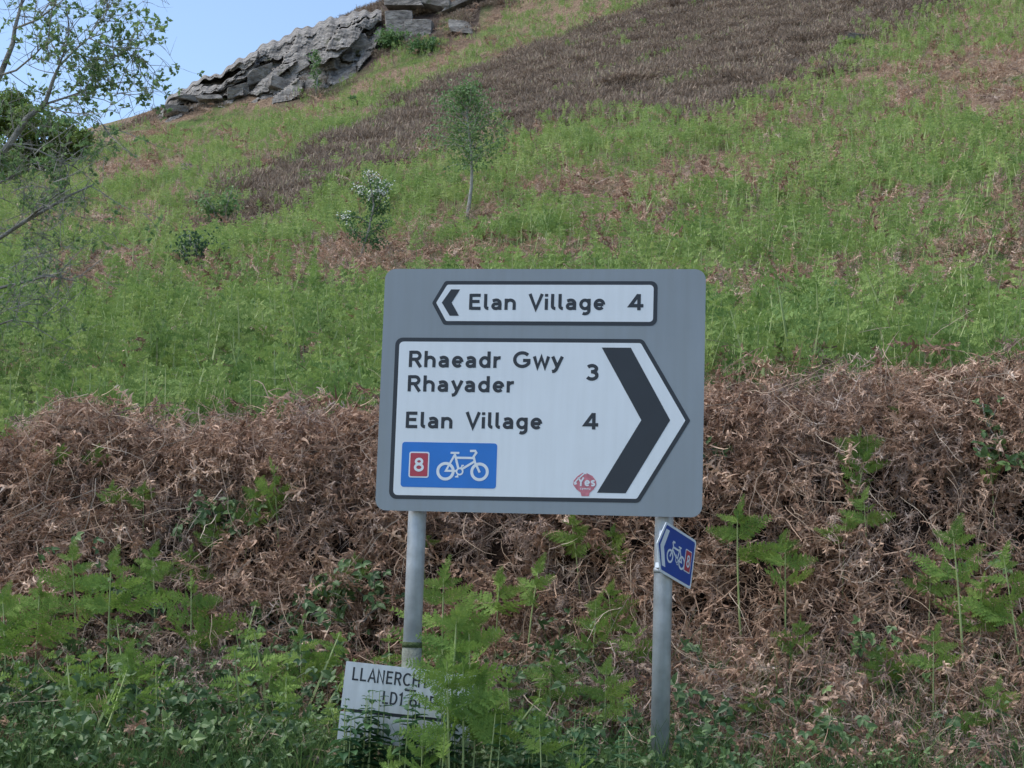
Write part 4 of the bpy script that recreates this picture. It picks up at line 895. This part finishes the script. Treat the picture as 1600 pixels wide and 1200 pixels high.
def sapling(name, X, Yb, Yt, halfw, crown0, label, cat, bark, leafmat, r, nb=34, lsize=.07, nl=46, trunk_r=.045, fan=0.0, lean=0.0, blossom=None):
    p = hit(X, Yb); d = p[1]; h = (Yb - Yt) * d / F; hw = halfw * d / F
    t = empty(name, p); tag(t, label, cat); wood, lv = MB(), MB(); bl = MB() if blossom else None
    T = lambda s: np.array([lean * h * s + .03 * h * math.sin(s * 5), .02 * math.sin(s * 7), h * s - .1 * (s == 0)])
    wood.tube([T(s) for s in np.linspace(0, 1, 9)], [trunk_r * (1 - .9 * s) + .004 for s in np.linspace(0, 1, 9)], 7)
    for k in range(nb):
        s = crown0 + (1 - crown0) * (k + r.random()) / nb; b = T(s * (.97)); a = r.uniform(0, 2 * PI); prof = math.sin(PI * min(1, max(.08, (s - crown0) / (1 - crown0) * .8 + .2))) ** .7
        L = hw * prof * r.uniform(.6, 1.15); dr = unit([math.cos(a), math.sin(a), r.uniform(.3, .9)]); pts, _ = curl(b, dr, 5, L * 1.1 / 5, .08, r, .03)
        wood.tube(pts, [.012 * (1 - .17 * i) * trunk_r / .045 for i in range(6)], 4, .5, 0, False)
        for j in range(nl):
            q = r.uniform(.2, 1.0) * 5; i = min(4, int(q)); c = pts[i] + (pts[i + 1] - pts[i]) * (q - i) + r.normal(0, hw * .10, 3)
            lv.leaf(c, unit(r.normal(0, 1, 3) - [0, 0, .2]), unit(r.normal(0, .6, 3) + [0, -.4, 1]), lsize * r.uniform(.6, 1.3), lsize * .55, r.beta(2, 2))
            if blossom and s > blossom and r.random() < .42:
                for u_ in range(2): bl.leaf(c + r.normal(0, .02, 3) + [0, -.02, .03], rvec(r), np.array([0, -.6, .8]), lsize * .8, lsize * .8, .5)
    tree_parts(t, bark, leafmat, wood, lv, bl)
    return t
_r = np.random.default_rng(15)
sapling('rowan_sapling', 728, 346, 118, 74, .40, 'slender pale-stemmed young tree with airy green crown on the slope below the heather', 'tree', M['palebark'], M['rowan'], _r, 62, .09, 46, .045)
sapling('birch_sapling', 492, 152, 72, 16, .2, 'thin pale sapling growing against the foot of the crag', 'tree', M['palebark'], M['rowan'], _r, 22, .22, 12, .07)

# hawthorn: low leafy skirt and an upright flowering top
def hawthorn():
    r = np.random.default_rng(8); p = hit(560, 418); d = p[1]; s = d / F
    t = empty('hawthorn', p); tag(t, 'small hawthorn with white blossom on its upper branches', 'tree'); wood, lv, bl = MB(), MB(), MB()
    Q = lambda X, Y, dy=0.0: np.array(at(X, Y, d + dy)) - p
    paths = [([(560, 420), (566, 392), (576, 360), (584, 320), (578, 285), (574, 268)], .024, 1), ([(580, 340), (592, 320), (600, 300), (606, 284)], .014, 1), ([(578, 350), (562, 340), (545, 338), (532, 342)], .014, .6), ([(572, 372), (590, 358), (604, 344)], .014, 0), ([(570, 376), (552, 362), (546, 350)], .012, 0), ([(584, 318), (570, 305), (556, 296)], .010, 1), ([(586, 335), (598, 328), (604, 318)], .01, 1), ([(574, 368), (585, 385), (600, 372)], .01, 0), ([(582, 322), (590, 300), (590, 280)], .01, 1)]
    for pts, rad, fl in paths:
        dy = r.normal(0, .15); P = [Q(X, Y, dy * i / len(pts)) for i, (X, Y) in enumerate(pts)]; wood.tube(P, [rad * (1 - .7 * i / len(P)) for i in range(len(P))], 5)
        for j in range(170 if fl < 1 else 150):
            i = r.integers(0 if len(P) < 6 else 1, len(P) - 1); u_ = r.random(); c = P[i] * (1 - u_) + P[i + 1] * u_ + r.normal(0, .065 if fl < 1 else .055, 3)
            lv.leaf(c, rvec(r), unit(r.normal(0, .6, 3) + [0, -.4, 1]), .055 * r.uniform(.6, 1.2), .04, r.beta(2, 2))
            hgt = c[2] / (150 * s)
            if fl and ((hgt > .72) or fl == .6 and i >= 2) and r.random() < .22:
                for u2 in range(3): bl.leaf(c + r.normal(0, .02, 3) + [0, -.03, .02], rvec(r), np.array([0, -.7, .7]), .034, .034, .5)
    tree_parts(t, M['bark'], M['haw'], wood, lv, bl)
hawthorn()

def shrub(name, X, Yb, wpx, hpx, label, mat, r, n=900, ls=.10):
    p = hit(X, Yb); s = p[1] / F; t = empty(name, p); tag(t, label, 'shrub'); wood, lv = MB(), MB()
    W_, H_ = wpx * s / 2, hpx * s
    for k in range(9):
        tipp = np.array([r.uniform(-.8, .8) * W_, r.uniform(-.5, .5) * W_, H_ * r.uniform(.5, 1.0)]); wood.tube([(0, 0, -.1), tipp * .5 + [0, 0, .1 * H_], tipp], [.03, .02, .006], 4)
        for j in range(n // 9):
            c = tipp * r.uniform(.35, 1.05) + r.normal(0, .14 * W_ + .02, 3); c[2] = max(c[2], .05); lv.leaf(c, rvec(r), unit(r.normal(0, .6, 3) + [0, -.3, 1]), ls * r.uniform(.6, 1.3), ls * .6, r.beta(2, 2))
    tree_parts(t, M['bark'], M[mat], wood, lv)
shrub('dark_shrub', 302, 424, 92, 58, 'dark blue-green evergreen shrub on the open slope below the heather', 'yew', _r, 650, .085)
shrub('hill_shrub', 345, 360, 96, 74, 'mid green bush at the lower tip of the heather band', 'rowan', _r, 800, .11)
shrub('crag_bush', 612, 78, 60, 34, 'green bush against the end of the crag', 'rowan', _r, 700, .24)
shrub('crest_bush', 655, 82, 70, 22, 'low green bush below the split boulder', 'haw', _r, 700, .22)
shrub('slope_bush', 560, 168, 26, 14, 'small dark bush at the foot of the pale sapling by the crag', 'haw', _r, 400, .22)
shrub('bank_bush', 1265, 538, 130, 72, 'fresh green bush in the bracken just above the bank crest', 'rowan', _r, 900, .06)

# dark tree on the ridge behind
def ridge_tree():
    r = np.random.default_rng(31); d = 74; b = at(45, 300, d); gz = float(ground_z(b[0], b[1])); p = np.array([b[0], b[1], gz]); s = d / F
    t = empty('ridge_tree', p); tag(t, 'rounded dark green tree on the skyline behind the bare-branched tree', 'tree'); wood, lv = MB(), MB()
    cz = at(45, 215, d)[2] - gz
    wood.tube([(0, 0, -.3), (.1, 0, cz * .5), (0, 0, cz)], [.3, .24, .12], 8)
    blobs = [(-60, 205, 40), (-20, 180, 34), (20, 178, 30), (0, 225, 44), (50, 190, 26), (70, 215, 30), (95, 205, 22), (115, 228, 20), (50, 245, 30), (85, 245, 18), (20, 160, 20), (-70, 250, 40), (130, 215, 12), (10, 262, 30)]
    for X, Y, R in blobs:
        c = np.array(at(X, Y, d + r.normal(0, .8))) - p; wood.tube([(0, 0, cz * .45), c * .6 + [0, 0, cz * .2], c], [.1, .07, .03], 5); R_ = R * s * 1.25
        for k in range(int(R * 34)):
            q = rvec(r) * R_ * r.uniform(.55, 1.08) ** .6; lv.leaf(c + q * [1, 1, .8], rvec(r), unit(q + [0, 0, R_ * .5]), .2 * r.uniform(.6, 1.2), .13, r.beta(2, 2))
    tree_parts(t, M['bark'], M['oak'], wood, lv)
ridge_tree()

# open, half-bare tree whose limbs reach in from beyond the edge of the view
def open_tree():
    r = np.random.default_rng(12); d = 14.0; b = at(-130, 640, d); gz = float(ground_z(b[0], b[1])); p = np.array([b[0], b[1], gz])
    t = empty('open_tree', p); tag(t, 'grey lichened tree with sparse leaves and bare twigs leaning over the slope', 'tree')
    wood, lv = MB(), MB(); tw = MB()
    Q = lambda X, Y, dy=0.0: np.array(at(X, Y, d + dy)) - p
    limbs = [([(-130, 650), (-125, 560), (-110, 460), (-85, 380), (-50, 310)], .13, .085), ([(-50, 310), (-20, 262), (15, 225), (42, 184), (70, 163), (84, 122), (92, 104)], .075, .02),
             ([(-85, 380), (-60, 250), (-20, 160), (0, 118), (20, 68), (23, 45), (35, 0), (40, -60)], .07, .015), ([(92, 104), (115, 80), (138, 60), (172, 48)], .02, .006), ([(70, 163), (110, 150), (150, 135), (200, 127), (226, 138)], .02, .004),
             ([(92, 104), (104, 70), (108, 40), (100, -10)], .016, .006), ([(70, 163), (100, 175), (130, 178), (160, 195), (175, 212)], .014, .003), ([(-50, 330), (0, 372), (40, 345), (67, 330), (110, 305), (147, 288)], .05, .012), ([(40, 345), (75, 315), (100, 295), (108, 285)], .02, .006),
             ([(-110, 460), (-60, 470), (0, 450), (50, 438), (78, 430), (120, 440)], .04, .006), ([(0, 118), (25, 110), (55, 85), (75, 62), (80, 20)], .02, .006), ([(23, 45), (60, 30), (85, 10), (95, -30)], .02, .006), ([(138, 60), (150, 42), (165, 25), (170, 5)], .006, .002),
             ([(-20, 160), (-40, 90), (-45, 0), (-30, -80)], .05, .015), ([(-110, 460), (-40, 520), (20, 500), (60, 505)], .03, .005), ([(15, 225), (60, 235), (100, 255), (120, 262)], .02, .005), ([(-50, 310), (10, 280), (50, 262), (70, 268)], .025, .006), ([(104, 70), (130, 88), (160, 95), (195, 85), (215, 95)], .01, .002), ([(138, 60), (165, 70), (200, 78), (220, 90)], .007, .002), ([(110, 150), (140, 148), (175, 150), (190, 145)], .006, .002)]
    def twig(p0, d0, L, rad, lvl, leafy):
        pts, _ = curl(p0, d0, 5, L / 5, r.uniform(.05, .22), r, .015); tw.tube(pts, [rad * (1 - .15 * i) for i in range(6)], 3, .5, 0, False)
        if lvl < 2:
            for k in range(r.integers(2, 5)):
                i = r.integers(1, 6); twig(pts[i], unit(pts[i] - pts[i - 1] + r.normal(0, .55, 3) + [0, 0, .12]), L * r.uniform(.4, .7), rad * .6, lvl + 1, leafy)
        for k in range(r.poisson(leafy)):
            c = pts[r.integers(3, 6)] + r.normal(0, .012, 3); t0 = r.beta(2, 2)
            for j in range(r.integers(3, 6)):
                lv.leaf(c, unit(r.normal(0, 1, 3) + [0, 0, .2]), unit(r.normal(0, .7, 3) + [0, -.3, .8]), .05 * r.uniform(.6, 1.3), .032, np.clip(t0 + r.normal(0, .15), 0, 1))
    for pts, r0, r1 in limbs:
        dy = r.normal(0, .5) if r0 < .05 else 0
        P = [Q(X, Y, dy * i / len(pts)) for i, (X, Y) in enumerate(pts)]; n = len(P)
        wood.tube(P, [(r0 + (r1 - r0) * i / (n - 1)) * (.55 if r0 < .1 else .8) for i in range(n)], 7)
        ymean = np.mean([q[1] for q in pts])
        leafy = .56 if ymean < 230 else .3
        for k in range(int((n - 1) * (2.6 if r0 < .06 else 1.6))):
            i = r.integers(0, n - 1); u_ = r.random(); c = P[i] * (1 - u_) + P[i + 1] * u_
            if r0 > .1: continue
            twig(c, unit(unit(P[i + 1] - P[i]) * .7 + r.normal(0, .6, 3) + [0, 0, .15]), r.uniform(.25, .6), .0055, 0, leafy)
    for q in range(60):                          # thin bare twigs low on the tree
        X, Y = r.uniform(-60, 90), r.uniform(230, 500); twig(Q(X, Y, r.normal(0, .4)), unit([r.uniform(.3, 1), r.normal(0, .4), r.uniform(-.1, .9)]), r.uniform(.25, .6), .005, 0, .12)
    link('trunk', wood.mesh('trunk', True), M['bark'], t); link('twigs', tw.mesh('twigs'), M['bark'], t)['kind'] = 'stuff'; link('crown', lv.mesh('crown'), M['ash'], t)['kind'] = 'stuff'
open_tree()
